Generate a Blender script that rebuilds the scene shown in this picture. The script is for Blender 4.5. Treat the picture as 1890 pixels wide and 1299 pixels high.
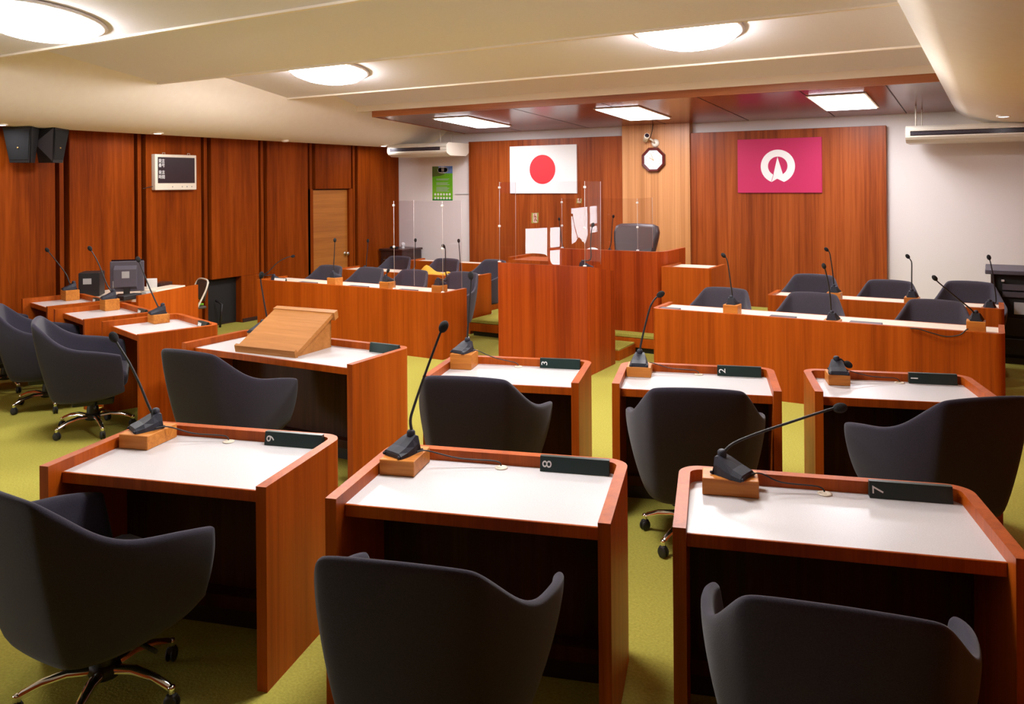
import bpy, bmesh, random
from math import *
from mathutils import Vector, Matrix, Euler

for o in list(bpy.data.objects): bpy.data.objects.remove(o, do_unlink=True)
scene = bpy.context.scene
COL = scene.collection
random.seed(7)

# ------------------------------------------------------------------ camera
F, CXP, YH, ROLL, YAW, CH = 1505.0, 945.0, 340.0, radians(.45), radians(30.5), 1.85
cam_d = bpy.data.cameras.new('camera'); cam = bpy.data.objects.new('camera', cam_d); COL.objects.link(cam)
cam_d.sensor_fit = 'HORIZONTAL'; cam_d.sensor_width = 36.0; cam_d.lens = 36.0 * F / 1890.0
cam_d.shift_y = -(649.5 - YH) / 1890.0
cam_d.clip_start = .05; cam_d.clip_end = 200
cam.matrix_world = Matrix.Translation((0, 0, CH)) @ Matrix.Rotation(YAW, 4, 'Z') @ Matrix.Rotation(pi / 2, 4, 'X') @ Matrix.Rotation(-ROLL, 4, 'Z')
scene.camera = cam

# ------------------------------------------------------------------ view + world + lights
vs = scene.view_settings
vs.view_transform = 'Standard'; vs.look = 'None'; vs.gamma = 1.0; vs.use_curve_mapping = False
vs.exposure = 0.0
world = bpy.data.worlds.new('world'); scene.world = world; world.use_nodes = True
wb = world.node_tree.nodes['Background']; wb.inputs[0].default_value = (.75, .86, 1, 1); wb.inputs[1].default_value = .6

def area_light(name, loc, size, power, color=(1, 1, 1), rot=(0, 0, 0), size_y=None, shape='SQUARE', spread=pi):
    d = bpy.data.lights.new(name, 'AREA'); d.energy = power; d.color = color; d.size = size; d.spread = spread
    d.shape = shape
    if size_y: d.shape = 'RECTANGLE'; d.size_y = size_y
    o = bpy.data.objects.new(name, d); o.location = loc; o.rotation_euler = rot; COL.objects.link(o)
    return o
LAMP_W, PANEL_W, DOWN_W = 34, 38, 4
LAMP_C = (1, .96, .95); PANEL_C = (.93, .94, 1.0)
# daylight through the low window of the left wall, behind the camera
YR = -3.3                                                     # rear wall
WY0, WY1, WZ0, WZ1 = -2.95, -1.15, .08, 1.13                    # that window

# ------------------------------------------------------------------ projection helpers (photo pixel -> room point)
def ray(px, py):
    a, b = (px - CXP) / F, (YH - py) / F
    x = a * cos(ROLL) + b * sin(ROLL); z = b * cos(ROLL) - a * sin(ROLL)
    return Vector((x * cos(YAW) - sin(YAW), x * sin(YAW) + cos(YAW), z))
O = Vector((0, 0, CH))
def at(px, py, z): r = ray(px, py); return O + r * ((z - CH) / r.z)
def aty(px, py, Y): r = ray(px, py); return O + r * (Y / r.y)
def atx(px, py, X): r = ray(px, py); return O + r * (X / r.x)
def depth(p): return -p.x * sin(YAW) + p.y * cos(YAW)
def atd(px, py, d): return O + ray(px, py) * d              # at a distance d along the view axis

# ------------------------------------------------------------------ materials
def nodes(name):
    m = bpy.data.materials.new(name); m.use_nodes = True
    nt = m.node_tree; return m, nt, nt.nodes['Principled BSDF']
def mat(name, col, rough=.5, metal=0, spec=.5, coat=0, emit=None, estr=0, sheen=0, bump=None):
    m, nt, p = nodes(name)
    p.inputs['Base Color'].default_value = (*col, 1); p.inputs['Roughness'].default_value = rough
    p.inputs['Metallic'].default_value = metal; p.inputs['Specular IOR Level'].default_value = spec
    p.inputs['Coat Weight'].default_value = coat; p.inputs['Sheen Weight'].default_value = sheen
    if emit: p.inputs['Emission Color'].default_value = (*emit, 1); p.inputs['Emission Strength'].default_value = estr
    if bump:
        tc = nt.nodes.new('ShaderNodeTexCoord'); n = nt.nodes.new('ShaderNodeTexNoise'); b = nt.nodes.new('ShaderNodeBump')
        n.inputs['Scale'].default_value = bump[0]; n.inputs['Detail'].default_value = 4; b.inputs['Strength'].default_value = bump[1]; b.inputs['Distance'].default_value = bump[2]
        nt.links.new(tc.outputs['Object'], n.inputs['Vector']); nt.links.new(n.outputs['Fac'], b.inputs['Height']); nt.links.new(b.outputs['Normal'], p.inputs['Normal'])
    return m
def noisy(name, c1, c2, scale, rough=.9, bump=.2, dist=.004, vscale=(1, 1, 1), detail=5, spec=.3, sheen=0, lo=.3, hi=.7):
    m, nt, p = nodes(name); L = nt.links.new
    tc = nt.nodes.new('ShaderNodeTexCoord'); mp = nt.nodes.new('ShaderNodeMapping'); n = nt.nodes.new('ShaderNodeTexNoise'); r = nt.nodes.new('ShaderNodeValToRGB')
    mp.inputs['Scale'].default_value = vscale; n.inputs['Scale'].default_value = scale; n.inputs['Detail'].default_value = detail
    r.color_ramp.elements[0].position = lo; r.color_ramp.elements[1].position = hi
    r.color_ramp.elements[0].color = (*c1, 1); r.color_ramp.elements[1].color = (*c2, 1)
    L(tc.outputs['Object'], mp.inputs['Vector']); L(mp.outputs['Vector'], n.inputs['Vector']); L(n.outputs['Fac'], r.inputs['Fac']); L(r.outputs['Color'], p.inputs['Base Color'])
    p.inputs['Roughness'].default_value = rough; p.inputs['Specular IOR Level'].default_value = spec; p.inputs['Sheen Weight'].default_value = sheen
    if bump:
        b = nt.nodes.new('ShaderNodeBump'); b.inputs['Strength'].default_value = bump; b.inputs['Distance'].default_value = dist
        L(n.outputs['Fac'], b.inputs['Height']); L(b.outputs['Normal'], p.inputs['Normal'])
    return m
def wood(name, dark, mid, light, axis='Z', rough=.36, wide=3.0, fine=60, along=.35, spec=.45, contrast=1.0):
    """veneer: broad bands, finer streaks and pores all stretched along the grain"""
    m, nt, p = nodes(name); L = nt.links.new
    tc = nt.nodes.new('ShaderNodeTexCoord'); oi = nt.nodes.new('ShaderNodeObjectInfo')
    mul = nt.nodes.new('ShaderNodeVectorMath'); mul.operation = 'SCALE'; mul.inputs[0].default_value = (7.3, 3.1, 5.7)
    L(oi.outputs['Random'], mul.inputs['Scale'])
    add = nt.nodes.new('ShaderNodeVectorMath'); add.operation = 'ADD'
    L(tc.outputs['Object'], add.inputs[0]); L(mul.outputs[0], add.inputs[1])
    def layer(across, al, det, dis):
        mp = nt.nodes.new('ShaderNodeMapping')
        s = [across, across, across]; s['XYZ'.index(axis)] = al
        mp.inputs['Scale'].default_value = s
        n = nt.nodes.new('ShaderNodeTexNoise'); n.inputs['Scale'].default_value = 1; n.inputs['Detail'].default_value = det; n.inputs['Distortion'].default_value = dis
        L(add.outputs[0], mp.inputs['Vector']); L(mp.outputs[0], n.inputs['Vector']); return n.outputs['Fac']
    A = layer(wide, along * .5, 2, .4); B = layer(wide * 5, along * 1.6, 4, 1.1); C = layer(fine * 2.5, along * 9, 2, 0)
    def math(op, a, b):
        x = nt.nodes.new('ShaderNodeMath'); x.operation = op
        for i, v in enumerate((a, b)):
            if isinstance(v, (int, float)): x.inputs[i].default_value = v
            else: L(v, x.inputs[i])
        return x.outputs[0]
    f = math('ADD', math('ADD', math('MULTIPLY', A, .40), math('MULTIPLY', B, .42)), math('MULTIPLY', C, .18))
    r = nt.nodes.new('ShaderNodeValToRGB'); e = r.color_ramp.elements
    k = .13 / contrast
    e[0].position = .5 - k; e[0].color = (*dark, 1); e[1].position = .5 + k; e[1].color = (*light, 1)
    x = e.new(.5); x.color = (*mid, 1)
    L(f, r.inputs['Fac']); L(r.outputs['Color'], p.inputs['Base Color'])
    p.inputs['Roughness'].default_value = rough; p.inputs['Specular IOR Level'].default_value = spec
    b = nt.nodes.new('ShaderNodeBump'); b.inputs['Strength'].default_value = .08; b.inputs['Distance'].default_value = .002
    L(C, b.inputs['Height']); L(b.outputs['Normal'], p.inputs['Normal'])
    return m
M = {}
M['wall_wood'] = wood('red_teak_panel', (.135, .021, .0012), (.22, .038, .002), (.30, .057, .004), wide=3.2, along=.5, spec=.06, rough=.5)
M['back_wood'] = wood('back_teak_panel', (.18, .032, .005), (.31, .062, .010), (.42, .098, .018), wide=4.2, along=.3, contrast=1.0, spec=.22)
M['pilaster_wood'] = wood('pale_stripe_veneer', (.38, .15, .046), (.54, .225, .078), (.68, .32, .125), wide=9, along=.12, fine=90)
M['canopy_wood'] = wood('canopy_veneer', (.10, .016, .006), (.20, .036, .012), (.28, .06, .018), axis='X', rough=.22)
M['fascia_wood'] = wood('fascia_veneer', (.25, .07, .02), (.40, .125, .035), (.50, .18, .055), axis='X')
M['desk_wood'] = wood('orange_teak_desk', (.27, .045, .0022), (.385, .070, .0034), (.47, .095, .006), wide=4, along=.35, rough=.42, spec=.22)
M['podium_wood'] = wood('red_teak_podium', (.23, .027, .0025), (.36, .050, .0045), (.46, .075, .007), wide=5, along=.25, rough=.36, spec=.25)
M['inner_wood'] = wood('brown_inner_panel', (.032, .009, .004), (.055, .015, .006), (.075, .022, .009), wide=4, rough=.5, spec=.2)  # brown, darkened further to carry the shade under the desks
M['block_wood'] = wood('pine_block', (.40, .125, .020), (.54, .19, .030), (.62, .24, .045), axis='X', wide=8, along=1.2, rough=.45, spec=.3)
M['lectern_wood'] = wood('tan_board', (.36, .14, .032), (.43, .175, .042), (.50, .21, .058), axis='X', wide=8, along=1, rough=.55, spec=.25)
M['door_wood'] = wood('tan_door_veneer', (.33, .105, .014), (.41, .14, .020), (.49, .18, .030), axis='Y', wide=14, along=.5, rough=.45)
M['dark_wood'] = wood('dark_cabinet_wood', (.028, .012, .010), (.05, .022, .018), (.075, .034, .028), wide=5, rough=.3)
M['laminate'] = noisy('white_laminate', (.55, .535, .55), (.65, .63, .65), 220, rough=.28, bump=.02, spec=.5)
M['ledge'] = mat('cream_laminate', (.85, .74, .60), .35)
M['carpet'] = noisy('yellow_green_carpet', (.30, .272, .048), (.40, .362, .070), 90, rough=.98, bump=.5, dist=.006, spec=.1)
M['groove'] = mat('dark_groove', (.035, .009, .005), .6)
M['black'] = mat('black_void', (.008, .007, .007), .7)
M['plinth'] = mat('black_plinth', (.02, .016, .014), .5)
M['cove'] = noisy('cream_plaster', (.91, .82, .72), (.93, .85, .75), 14, rough=.85, bump=.05)
M['ceiling'] = noisy('grey_beige_ceiling_board', (.84, .80, .86), (.87, .83, .89), 60, rough=.9, bump=.2, dist=.003)
M['trim_white'] = mat('cream_trim_paint', (.95, .86, .75), .6)  # cream, lightened to put lamp light into the canopy lip
M['wall_white'] = noisy('pale_wallpaper', (.84, .77, .74), (.88, .81, .78), 120, rough=.9, bump=.15, dist=.002)
M['fabric'] = noisy('navy_grey_upholstery', (.021, .019, .032), (.036, .031, .050), 300, rough=.92, bump=.35, dist=.002, spec=.2, sheen=.15)
M['fabric_grey'] = noisy('grey_violet_upholstery', (.042, .036, .048), (.066, .057, .074), 300, rough=.92, bump=.35, dist=.002, spec=.2, sheen=.15)  # paler, greyer version of fabric for the bench chairs
M['leather'] = mat('brown_black_leather', (.055, .035, .036), .42, bump=(160, .25, .002))
M['chrome'] = mat('polished_chrome', (.85, .85, .87), .12, 1)
M['steel'] = mat('satin_steel', (.6, .58, .55), .3, 1)
M['plastic'] = mat('black_plastic', (.014, .014, .016), .5)
M['mic'] = mat('dark_blue_grey_mic_plastic', (.024, .027, .040), .55, spec=.35)
M['foam'] = mat('black_foam', (.010, .010, .011), .95, bump=(500, .6, .002))
M['green'] = mat('dark_green_name_block', (.010, .028, .026), .35)
M['white'] = mat('white_paint', (.85, .85, .85), .5)
M['paper'] = mat('white_paper', (.80, .80, .78), .7)
M['cream_plastic'] = mat('cream_plastic', (.76, .68, .56), .38)
M['grey_plastic'] = mat('grey_violet_plastic', (.095, .085, .11), .5)
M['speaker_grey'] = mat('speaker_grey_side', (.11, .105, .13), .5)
M['screen_black'] = mat('dark_display_glass', (.018, .008, .012), .25)
M['flag_white'] = mat('white_flag_board', (.90, .88, .86), .6)
M['flag_red'] = mat('red_disc', (.78, .018, .03), .6)
M['flag_crimson'] = mat('crimson_flag_board', (.52, .012, .095), .6)
M['clock_wood'] = mat('mahogany_frame', (.10, .012, .012), .25)
M['gold'] = mat('gold_mark', (.6, .35, .1), .4)
M['yellow'] = mat('yellow_cloth', (.66, .34, .02), .85, bump=(120, .3, .002))
M['brown_vinyl'] = mat('brown_vinyl', (.06, .045, .035), .5)
M['cream_metal'] = mat('cream_tube', (.72, .66, .55), .3)
M['poster_green'] = noisy('poster_green', (.10, .42, .015), (.24, .56, .03), 3.0, rough=.4, bump=0)
M['poster_dkgreen'] = mat('poster_dark_green', (.015, .26, .06), .4)
M['poster_blue'] = noisy('poster_blue', (.06, .16, .55), (.25, .42, .78), 6.0, rough=.4, bump=0)
M['poster_hill'] = mat('poster_hill', (.10, .17, .04), .4)
M['label_grey'] = mat('grey_label', (.45, .46, .47), .5)
M['exit_green'] = mat('exit_green', (.02, .4, .1), .4, emit=(.08, .9, .25), estr=9)
M['exit_white'] = mat('exit_white', (.9, .9, .9), .4, emit=(1, 1, 1), estr=12)
M['exit_dark'] = mat('exit_dark_green', (.0, .06, .02), .4)
M['lamp'] = mat('lit_lamp', (1, 1, 1), .5, emit=(1, .965, .95), estr=44)
M['lamp_cool'] = mat('lit_panel', (1, 1, 1), .5, emit=(.93, .93, 1), estr=9)
M['sky_glass'] = mat('bright_window_sky', (.9, .95, 1), .3, emit=(.90, .96, 1), estr=26)
def acrylic(name, tint, rough=.0):
    m, nt, p = nodes(name); nt.nodes.remove(p); L = nt.links.new
    out = nt.nodes['Material Output']
    t = nt.nodes.new('ShaderNodeBsdfTransparent'); t.inputs[0].default_value = (*tint, 1)
    g = nt.nodes.new('ShaderNodeBsdfGlossy'); g.inputs['Roughness'].default_value = rough
    fr = nt.nodes.new('ShaderNodeFresnel'); fr.inputs['IOR'].default_value = 1.49
    ge = nt.nodes.new('ShaderNodeNewGeometry'); iv = nt.nodes.new('ShaderNodeMath'); iv.operation = 'SUBTRACT'; iv.inputs[0].default_value = 1
    ml = nt.nodes.new('ShaderNodeMath'); ml.operation = 'MULTIPLY'
    L(ge.outputs['Backfacing'], iv.inputs[1]); L(iv.outputs[0], ml.inputs[0]); L(fr.outputs[0], ml.inputs[1])
    mx = nt.nodes.new('ShaderNodeMixShader')
    L(ml.outputs[0], mx.inputs[0]); L(t.outputs[0], mx.inputs[1]); L(g.outputs[0], mx.inputs[2]); L(mx.outputs[0], out.inputs[0])
    return m
M['acrylic'] = acrylic('clear_acrylic', (.965, .955, .965))
M['acrylic_edge'] = mat('bright_acrylic_edge', (.66, .58, .56), .3)

# ------------------------------------------------------------------ mesh helpers
class MB:
    def __init__(s): s.b = bmesh.new(); s.mi = 0
    def _m(s, fs):
        for f in fs: f.material_index = s.mi
    def face(s, pts):
        f = s.b.faces.new([s.b.verts.new(p) for p in pts]); s._m([f]); return s
    def box(s, x0, x1, y0, y1, z0, z1, bev=0, seg=2, m=None):
        r = bmesh.ops.create_cube(s.b, size=1)['verts']
        bmesh.ops.scale(s.b, vec=(x1 - x0, y1 - y0, z1 - z0), verts=r)
        bmesh.ops.translate(s.b, vec=((x0 + x1) / 2, (y0 + y1) / 2, (z0 + z1) / 2), verts=r)
        fs = list({f for v in r for f in v.link_faces}); s._m(fs)
        vv = r
        if bev:
            es = list({e for v in r for e in v.link_edges})
            n = bmesh.ops.bevel(s.b, geom=es, offset=bev, segments=seg, affect='EDGES', profile=.5)
            s._m(n['faces']); vv = list({v for f in n['faces'] for v in f.verts} | {v for v in r if v.is_valid})
        if m is not None: bmesh.ops.transform(s.b, matrix=m, verts=vv)
        return s
    def prism(s, poly, z0, z1, m=None):
        n = len(poly); lo = [s.b.verts.new((p[0], p[1], z0)) for p in poly]; hi = [s.b.verts.new((p[0], p[1], z1)) for p in poly]
        fs = [s.b.faces.new(lo[::-1]), s.b.faces.new(hi)]
        for i in range(n): fs.append(s.b.faces.new((lo[i], lo[(i + 1) % n], hi[(i + 1) % n], hi[i])))
        s._m(fs)
        if m is not None: bmesh.ops.transform(s.b, matrix=m, verts=lo + hi)
        return s
    def tube(s, pts, r, seg=8, cap=True):
        pts = [Vector(p) for p in pts]; rs = r if isinstance(r, (list, tuple)) else [r] * len(pts)
        rings = []; up = None
        for i, p in enumerate(pts):
            t = (pts[min(i + 1, len(pts) - 1)] - pts[max(i - 1, 0)]).normalized()
            if up is None: up = t.orthogonal().normalized()
            up = (up - t * up.dot(t)); up = up.normalized() if up.length > 1e-5 else t.orthogonal().normalized()
            sd = t.cross(up)
            rings.append([s.b.verts.new(p + (up * cos(2 * pi * k / seg) + sd * sin(2 * pi * k / seg)) * rs[i]) for k in range(seg)])
        fs = []
        for a, b in zip(rings, rings[1:]):
            for k in range(seg): fs.append(s.b.faces.new((a[k], a[(k + 1) % seg], b[(k + 1) % seg], b[k])))
        if cap: fs.append(s.b.faces.new(rings[0][::-1])); fs.append(s.b.faces.new(rings[-1]))
        s._m(fs)
        for f in fs[:len(fs) - (2 if cap else 0)]: f.smooth = True
        return s
    def lathe(s, prof, seg=24, m=None):
        rings = []
        for r, z in prof: rings.append([s.b.verts.new((r * cos(2 * pi * k / seg), r * sin(2 * pi * k / seg), z)) for k in range(seg)])
        fs = []
        for a, b in zip(rings, rings[1:]):
            for k in range(seg): fs.append(s.b.faces.new((a[k], a[(k + 1) % seg], b[(k + 1) % seg], b[k])))
        for f in fs: f.smooth = True
        fs += [s.b.faces.new(rings[0][::-1]), s.b.faces.new(rings[-1])]
        s._m(fs)
        if m is not None: bmesh.ops.transform(s.b, matrix=m, verts=[v for rg in rings for v in rg])
        return s
    def ball(s, c, r, m=None, seg=14):
        v = bmesh.ops.create_uvsphere(s.b, u_segments=seg, v_segments=seg // 2 + 2, radius=1)['verts']
        mm = Matrix.Translation(c) @ (m or Matrix()) @ Matrix.Diagonal((*r, 1) if isinstance(r, (tuple, list)) else (r, r, r, 1))
        bmesh.ops.transform(s.b, matrix=mm, verts=v)
        fs = list({f for x in v for f in x.link_faces}); s._m(fs)
        for f in fs: f.smooth = True
        return s
    def grid(s, rows, closed=False, smooth=True):
        vr = [[s.b.verts.new(p) for p in r] for r in rows]; fs = []
        for a, b in zip(vr, vr[1:]):
            for k in range(len(a) if closed else len(a) - 1): fs.append(s.b.faces.new((a[k], a[(k + 1) % len(a)], b[(k + 1) % len(a)], b[k])))
        s._m(fs)
        for f in fs: f.smooth = smooth
        return s
    def obj(s, name, mats, parent=None, loc=None, rot=None, fix=True):
        if fix: bmesh.ops.recalc_face_normals(s.b, faces=s.b.faces[:])
        me = bpy.data.meshes.new(name); s.b.to_mesh(me); s.b.free()
        for m in (mats if isinstance(mats, (list, tuple)) else [mats]): me.materials.append(M[m] if isinstance(m, str) else m)
        o = bpy.data.objects.new(name, me); COL.objects.link(o)
        if parent: o.parent = parent
        if loc is not None: o.location = loc
        if rot is not None: o.rotation_euler = rot
        return o
def thing(name, label, cat, loc=(0, 0, 0), rotz=0, group=None):
    o = bpy.data.objects.new(name, None); COL.objects.link(o); o.empty_display_size = .1
    o.location = loc; o.rotation_euler = (0, 0, rotz); return tag(o, label, cat, group)
def tag(o, label, cat, group=None):
    o['label'] = label; o['category'] = cat
    if group: o['group'] = group
    return o
def struct(o): o['kind'] = 'structure'; return o
def text_mesh(txt, size, extr=.0006, align='CENTER'):
    c = bpy.data.curves.new('lettering', 'FONT'); c.body = txt; c.size = size; c.extrude = extr; c.align_x = align; c.align_y = 'CENTER'; c.resolution_u = 3
    o = bpy.data.objects.new('lettering', c); COL.objects.link(o)
    dg = bpy.context.evaluated_depsgraph_get(); dg.update()
    me = bpy.data.meshes.new_from_object(o.evaluated_get(dg)); bpy.data.objects.remove(o, do_unlink=True)
    return me
def text_obj(txt, size, m, parent, mtx, name='lettering'):
    me = text_mesh(txt, size); me.materials.clear(); me.materials.append(M[m]); me.transform(mtx)
    o = bpy.data.objects.new(name, me); COL.objects.link(o); o.parent = parent; return o
def R(d): return radians(d)
RX90 = Matrix.Rotation(pi / 2, 4, 'X')

# ------------------------------------------------------------------ room shell
XL, XR, YB = -8.8, .57, 11.1
HC = 3.4
b = MB().box(XL - .3, XR + .3, YR - .3, YB + .3, -.12, 0); struct(b.obj('floor', 'carpet'))

# left wall: panels between paired dark grooves, a low niche and the door opening
GY = [5.21 + .953 * k for k in range(-9, 6)]
b = MB(); b.mi = 1; b.box(XL - .25, XL - .12, WY1, YB + .1, 0, 2.7).box(XL - .25, XL - .12, YR, WY1, WZ1, 2.7).box(XL - .25, XL - .12, YR, WY0, 0, WZ1).box(XL - .25, XL - .12, WY0, WY1, 0, WZ0)
def pan(y0, y1, z0, z1):
    b.mi = 0; b.box(XL - .13, XL, y0, y1, z0, z1, .006, 1)
for i, g in enumerate(GY):
    b.mi = 0; b.box(XL - .13, XL - .02, g - .022, g + .026, WZ1 if WY0 < g < WY1 else 0, 2.7)          # slim batten in the groove
    
    if g < WY1 + .3 and g + .953 > WY0:
        b.mi = 0; b.box(XL - .13, XL, g + .078 if g > WY0 else max(g + .078, YR), g + .875, WZ1 + .06, 2.7, .006, 1); continue
    a0 = g + .078; a1 = (GY[i + 1] if i + 1 < len(GY) else YB + .1 + .078) - .078
    if a1 > YB: a1 = YB + .1
    if i == 11: pan(a0, a1, .63, 2.7); pan(7.68, a1, 0, .63)                 # niche
    elif i == 13: pan(a0, a1, 1.80, 2.7)                                     # above the door
    else: pan(a0, a1, 0, 2.7)
b.mi = 1
for y0, y1 in ((WY1 + .1, 7.18), (7.69, 9.03), (9.93, YB)): b.box(XL - .02, XL + .012, y0, y1, 0, .05)
b.mi = 2; b.box(XL - .119, XL - .115, 7.17, 7.70, .02, .64)  # black sheet painting the shade deep in the niche
wl = struct(b.obj('wall_left', ['wall_wood', 'groove', 'black']))
# door in the left wall
d = thing('door_1', 'tan veneer door in the red panelled left wall', 'door'); del d['label'], d['category']; struct(d)
d.location = (XL - .09, 9.0, 0)
MB().box(0, .03, .06, .86, .01, 1.785).obj('door_leaf', 'door_wood', d)
MB().box(0, .075, 0, .06, 0, 1.80).box(0, .075, .86, .94, 0, 1.80).obj('door_frame', 'wall_wood', d)
kn = MB(); kn.mi = 0; kn.lathe([(.03, 0), (.03, .008), (.012, .012), (.012, .035), (.024, .045), (.03, .06), (.024, .074), (.008, .078)], 16, Matrix.Translation((.03, .80, .775)) @ Matrix.Rotation(pi / 2, 4, 'Y'))
kn.obj('door_knob', 'steel', d)

struct(MB().box(XL - .3, XR + .3, YB, YB + .15, 0, HC).obj('wall_back', 'wall_white'))
struct(MB().box(XR, XR + .15, YR, YB + .1, 0, HC).obj('wall_right', 'wall_wood'))
struct(MB().box(XL - .3, XR + .3, YR - .15, YR, 0, HC).obj('wall_rear', 'wall_wood'))
w = bpy.data.objects.new('window_1', None); COL.objects.link(w); struct(w); w.location = (XL - .12, WY0, WZ0)
W_, H_ = WY1 - WY0, WZ1 - WZ0
MB().box(-.1, -.08, 0, W_, 0, H_).obj('window_pane', 'sky_glass', w)
f = MB()
for u in (0, .62, W_ - .05): f.box(-.08, -.03, u, u + .05, 0, H_)
for v in (0, H_ - .05): f.box(-.08, -.03, 0, W_, v, v + .05)
f.box(-.08, -.03, 0, .62, H_ * .45, H_ * .45 + .06)
f.obj('window_frame', 'plastic', w)
# back wall panelling: two wide teak panels and a paler pilaster
struct(MB().box(-7.29, -4.612, 11.0, 11.1, 0, 2.54, .004, 1).obj('trim_1', 'back_wood'))
struct(MB().box(-3.605, -1.126, 11.0, 11.1, 0, 2.54, .004, 1).obj('trim_2', 'back_wood'))
struct(MB().box(-4.612, -3.605, 10.97, 11.1, 0, 2.69, .004, 1).obj('trim_3', 'pilaster_wood'))
struct(MB().box(-7.28, -1.13, 10.985, 11.0, 0, .09).obj('baseboard_back', 'plinth'))

# ceiling: saw-tooth bands, each sloping down towards the dais and ending in a pale lip
STEPS = [-3.7, -1.85, .005, 1.86, 3.715, 5.57, 7.42]
ZL, ZH = 2.95, 3.19
b = MB()
x0, x1 = -7.95, -.2
for i, y in enumerate(STEPS + [8.70]):
    yp = YR - .2 if i == 0 else STEPS[i - 1]
    zh = ZH
    b.mi = 0; b.face([(x0, yp, zh), (x1, yp, zh), (x1, y, ZL), (x0, y, ZL)])
    if i < len(STEPS):
        b.mi = 1; b.box(x0, x1, y - .035, y, ZL - .012, ZL + .012)
        b.mi = 0; b.face([(x0, y, ZL), (x1, y, ZL), (x1, y, ZH), (x0, y, ZH)])
b.mi = 0; b.box(XL - .3, XR + .3, YR - .3, YB + .3, HC, HC + .1)
struct(b.obj('ceiling', ['ceiling', 'trim_white'], fix=False))
# coves along both side walls
prof = [(0, 2.60), (.0, 2.54), (.06, 2.50), (.16, 2.478), (.30, 2.472), (.46, 2.483), (.62, 2.515), (.78, 2.575), (.93, 2.66), (1.05, 2.76), (1.15, 2.88), (1.22, 3.0), (1.30, 3.12), (1.37, 3.22)]
for nm, sx, ox in (('trim_4', 1, XL), ('trim_5', -1, XR)):
    pr_ = prof if sx > 0 else prof[:9] + [(.88, 2.635), (.955, 2.71), (.985, 2.80), (.985, 2.92), (.97, 3.05), (.95, 3.22)]
    rows = [[(ox + sx * a, YR, z), (ox + sx * a, YB, z)] for a, z in pr_]
    struct(MB().grid(rows).obj(nm, 'cove'))
# wooden canopy over the dais
ZC0, ZC1, YC = 2.795, 2.675, 8.72
can = struct(bpy.data.objects.new('trim_6', None)); COL.objects.link(can)
cx0, cx1 = -7.37, -.29
b = MB(); b.prism([(YC + .03, ZC0), (11.0, ZC1), (11.0, 2.90), (YC + .03, 2.90)], cx0 + .02, cx1 - .02, Matrix(((0, 0, 1, 0), (1, 0, 0, 0), (0, 1, 0, 0), (0, 0, 0, 1))))
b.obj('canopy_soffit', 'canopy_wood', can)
b = MB().box(cx0, cx1, YC, YC + .03, ZC0 - .004, 2.873)
for xa in (cx0, cx1 - .02): b.prism([(YC, ZC0 - .004), (11.0, ZC1 - .004), (11.0, 2.75), (YC, 2.873)], xa, xa + .02, Matrix(((0, 0, 1, 0), (1, 0, 0, 0), (0, 1, 0, 0), (0, 0, 0, 1))))
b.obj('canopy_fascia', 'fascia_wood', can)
MB().box(cx0 - .25, cx1 + .05, YC - .03, YC + .05, 2.873, 2.96).obj('canopy_lip', 'trim_white', can)
b = MB(); sl = (ZC1 - ZC0) / (11.0 - YC)
for xx in (-6.3, -5.15, -3.95, -2.8, -1.72, -.9):
    b.face([(xx, YC + .04, ZC0 - .002), (xx + .012, YC + .04, ZC0 - .002), (xx + .012, 10.99, ZC1 - .002), (xx, 10.99, ZC1 - .002)])
b.obj('canopy_joint', 'groove', can)

# dais platform and step
b = MB(); b.mi = 0; b.box(-5.53, -2.1, 8.36, 10.97, .155, .2, .008, 1)
b.mi = 1; b.box(-5.53, -2.1, 8.345, 10.97, .06, .155); b.mi = 2; b.box(-5.5, -2.13, 8.38, 10.95, 0, .06)
struct(b.obj('floor_dais', ['carpet', 'desk_wood', 'plinth']))
b = MB(); b.mi = 0; b.box(-4.4, -3.375, 7.9, 8.34, .095, .12, .006, 1); b.mi = 1; b.box(-4.41, -3.365, 7.89, 8.34, 0, .1)
struct(b.obj('floor_step', ['carpet', 'desk_wood']))

# ------------------------------------------------------------------ lamps
def round_lamp(x, y, label):
    zc = None
    for i, s in enumerate(STEPS):
        if y < s:
            yp = STEPS[i - 1]; zc = ZH + (ZL - ZH) * (y - yp) / (s - yp); sl_ = (ZL - ZH) / (s - yp); break
    t = thing('round_ceiling_lamp', label, 'ceiling lamp', (x, y, zc - .004), 0, 'round ceiling lamps')
    rx = Euler((atan(sl_), 0, 0))
    a = MB().lathe([(.44, 0), (.45, -.012), (.42, -.022), (.40, -.018)], 40).obj('rim', 'ceiling', t); a.rotation_euler = rx
    a = MB().lathe([(.40, -.004), (.395, -.045), (.34, -.085), (.24, -.118), (.12, -.136), (.01, -.14)], 40).obj('diffuser', 'lamp', t); a.rotation_euler = rx
    l = area_light('lamp_light', (x, y, zc - .16), .8, LAMP_W * (1.25 if y > 4 else .35), LAMP_C, (atan(sl_), 0, 0), shape='DISK')
round_lamp(-6.02, 6.40, 'large round lit lamp half tucked behind a ceiling step, left of canopy')
for x, y, l in ((-2.1, 6.35, 'added round lit lamp above the right front desks'), (-5.62, 3.15, 'added round lit lamp above the lectern desk'), (-2.1, 3.15, 'added round lit lamp above the numbered desks')): round_lamp(x, y, l)  # further lamps added, placed for the light on desks and benches
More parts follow.
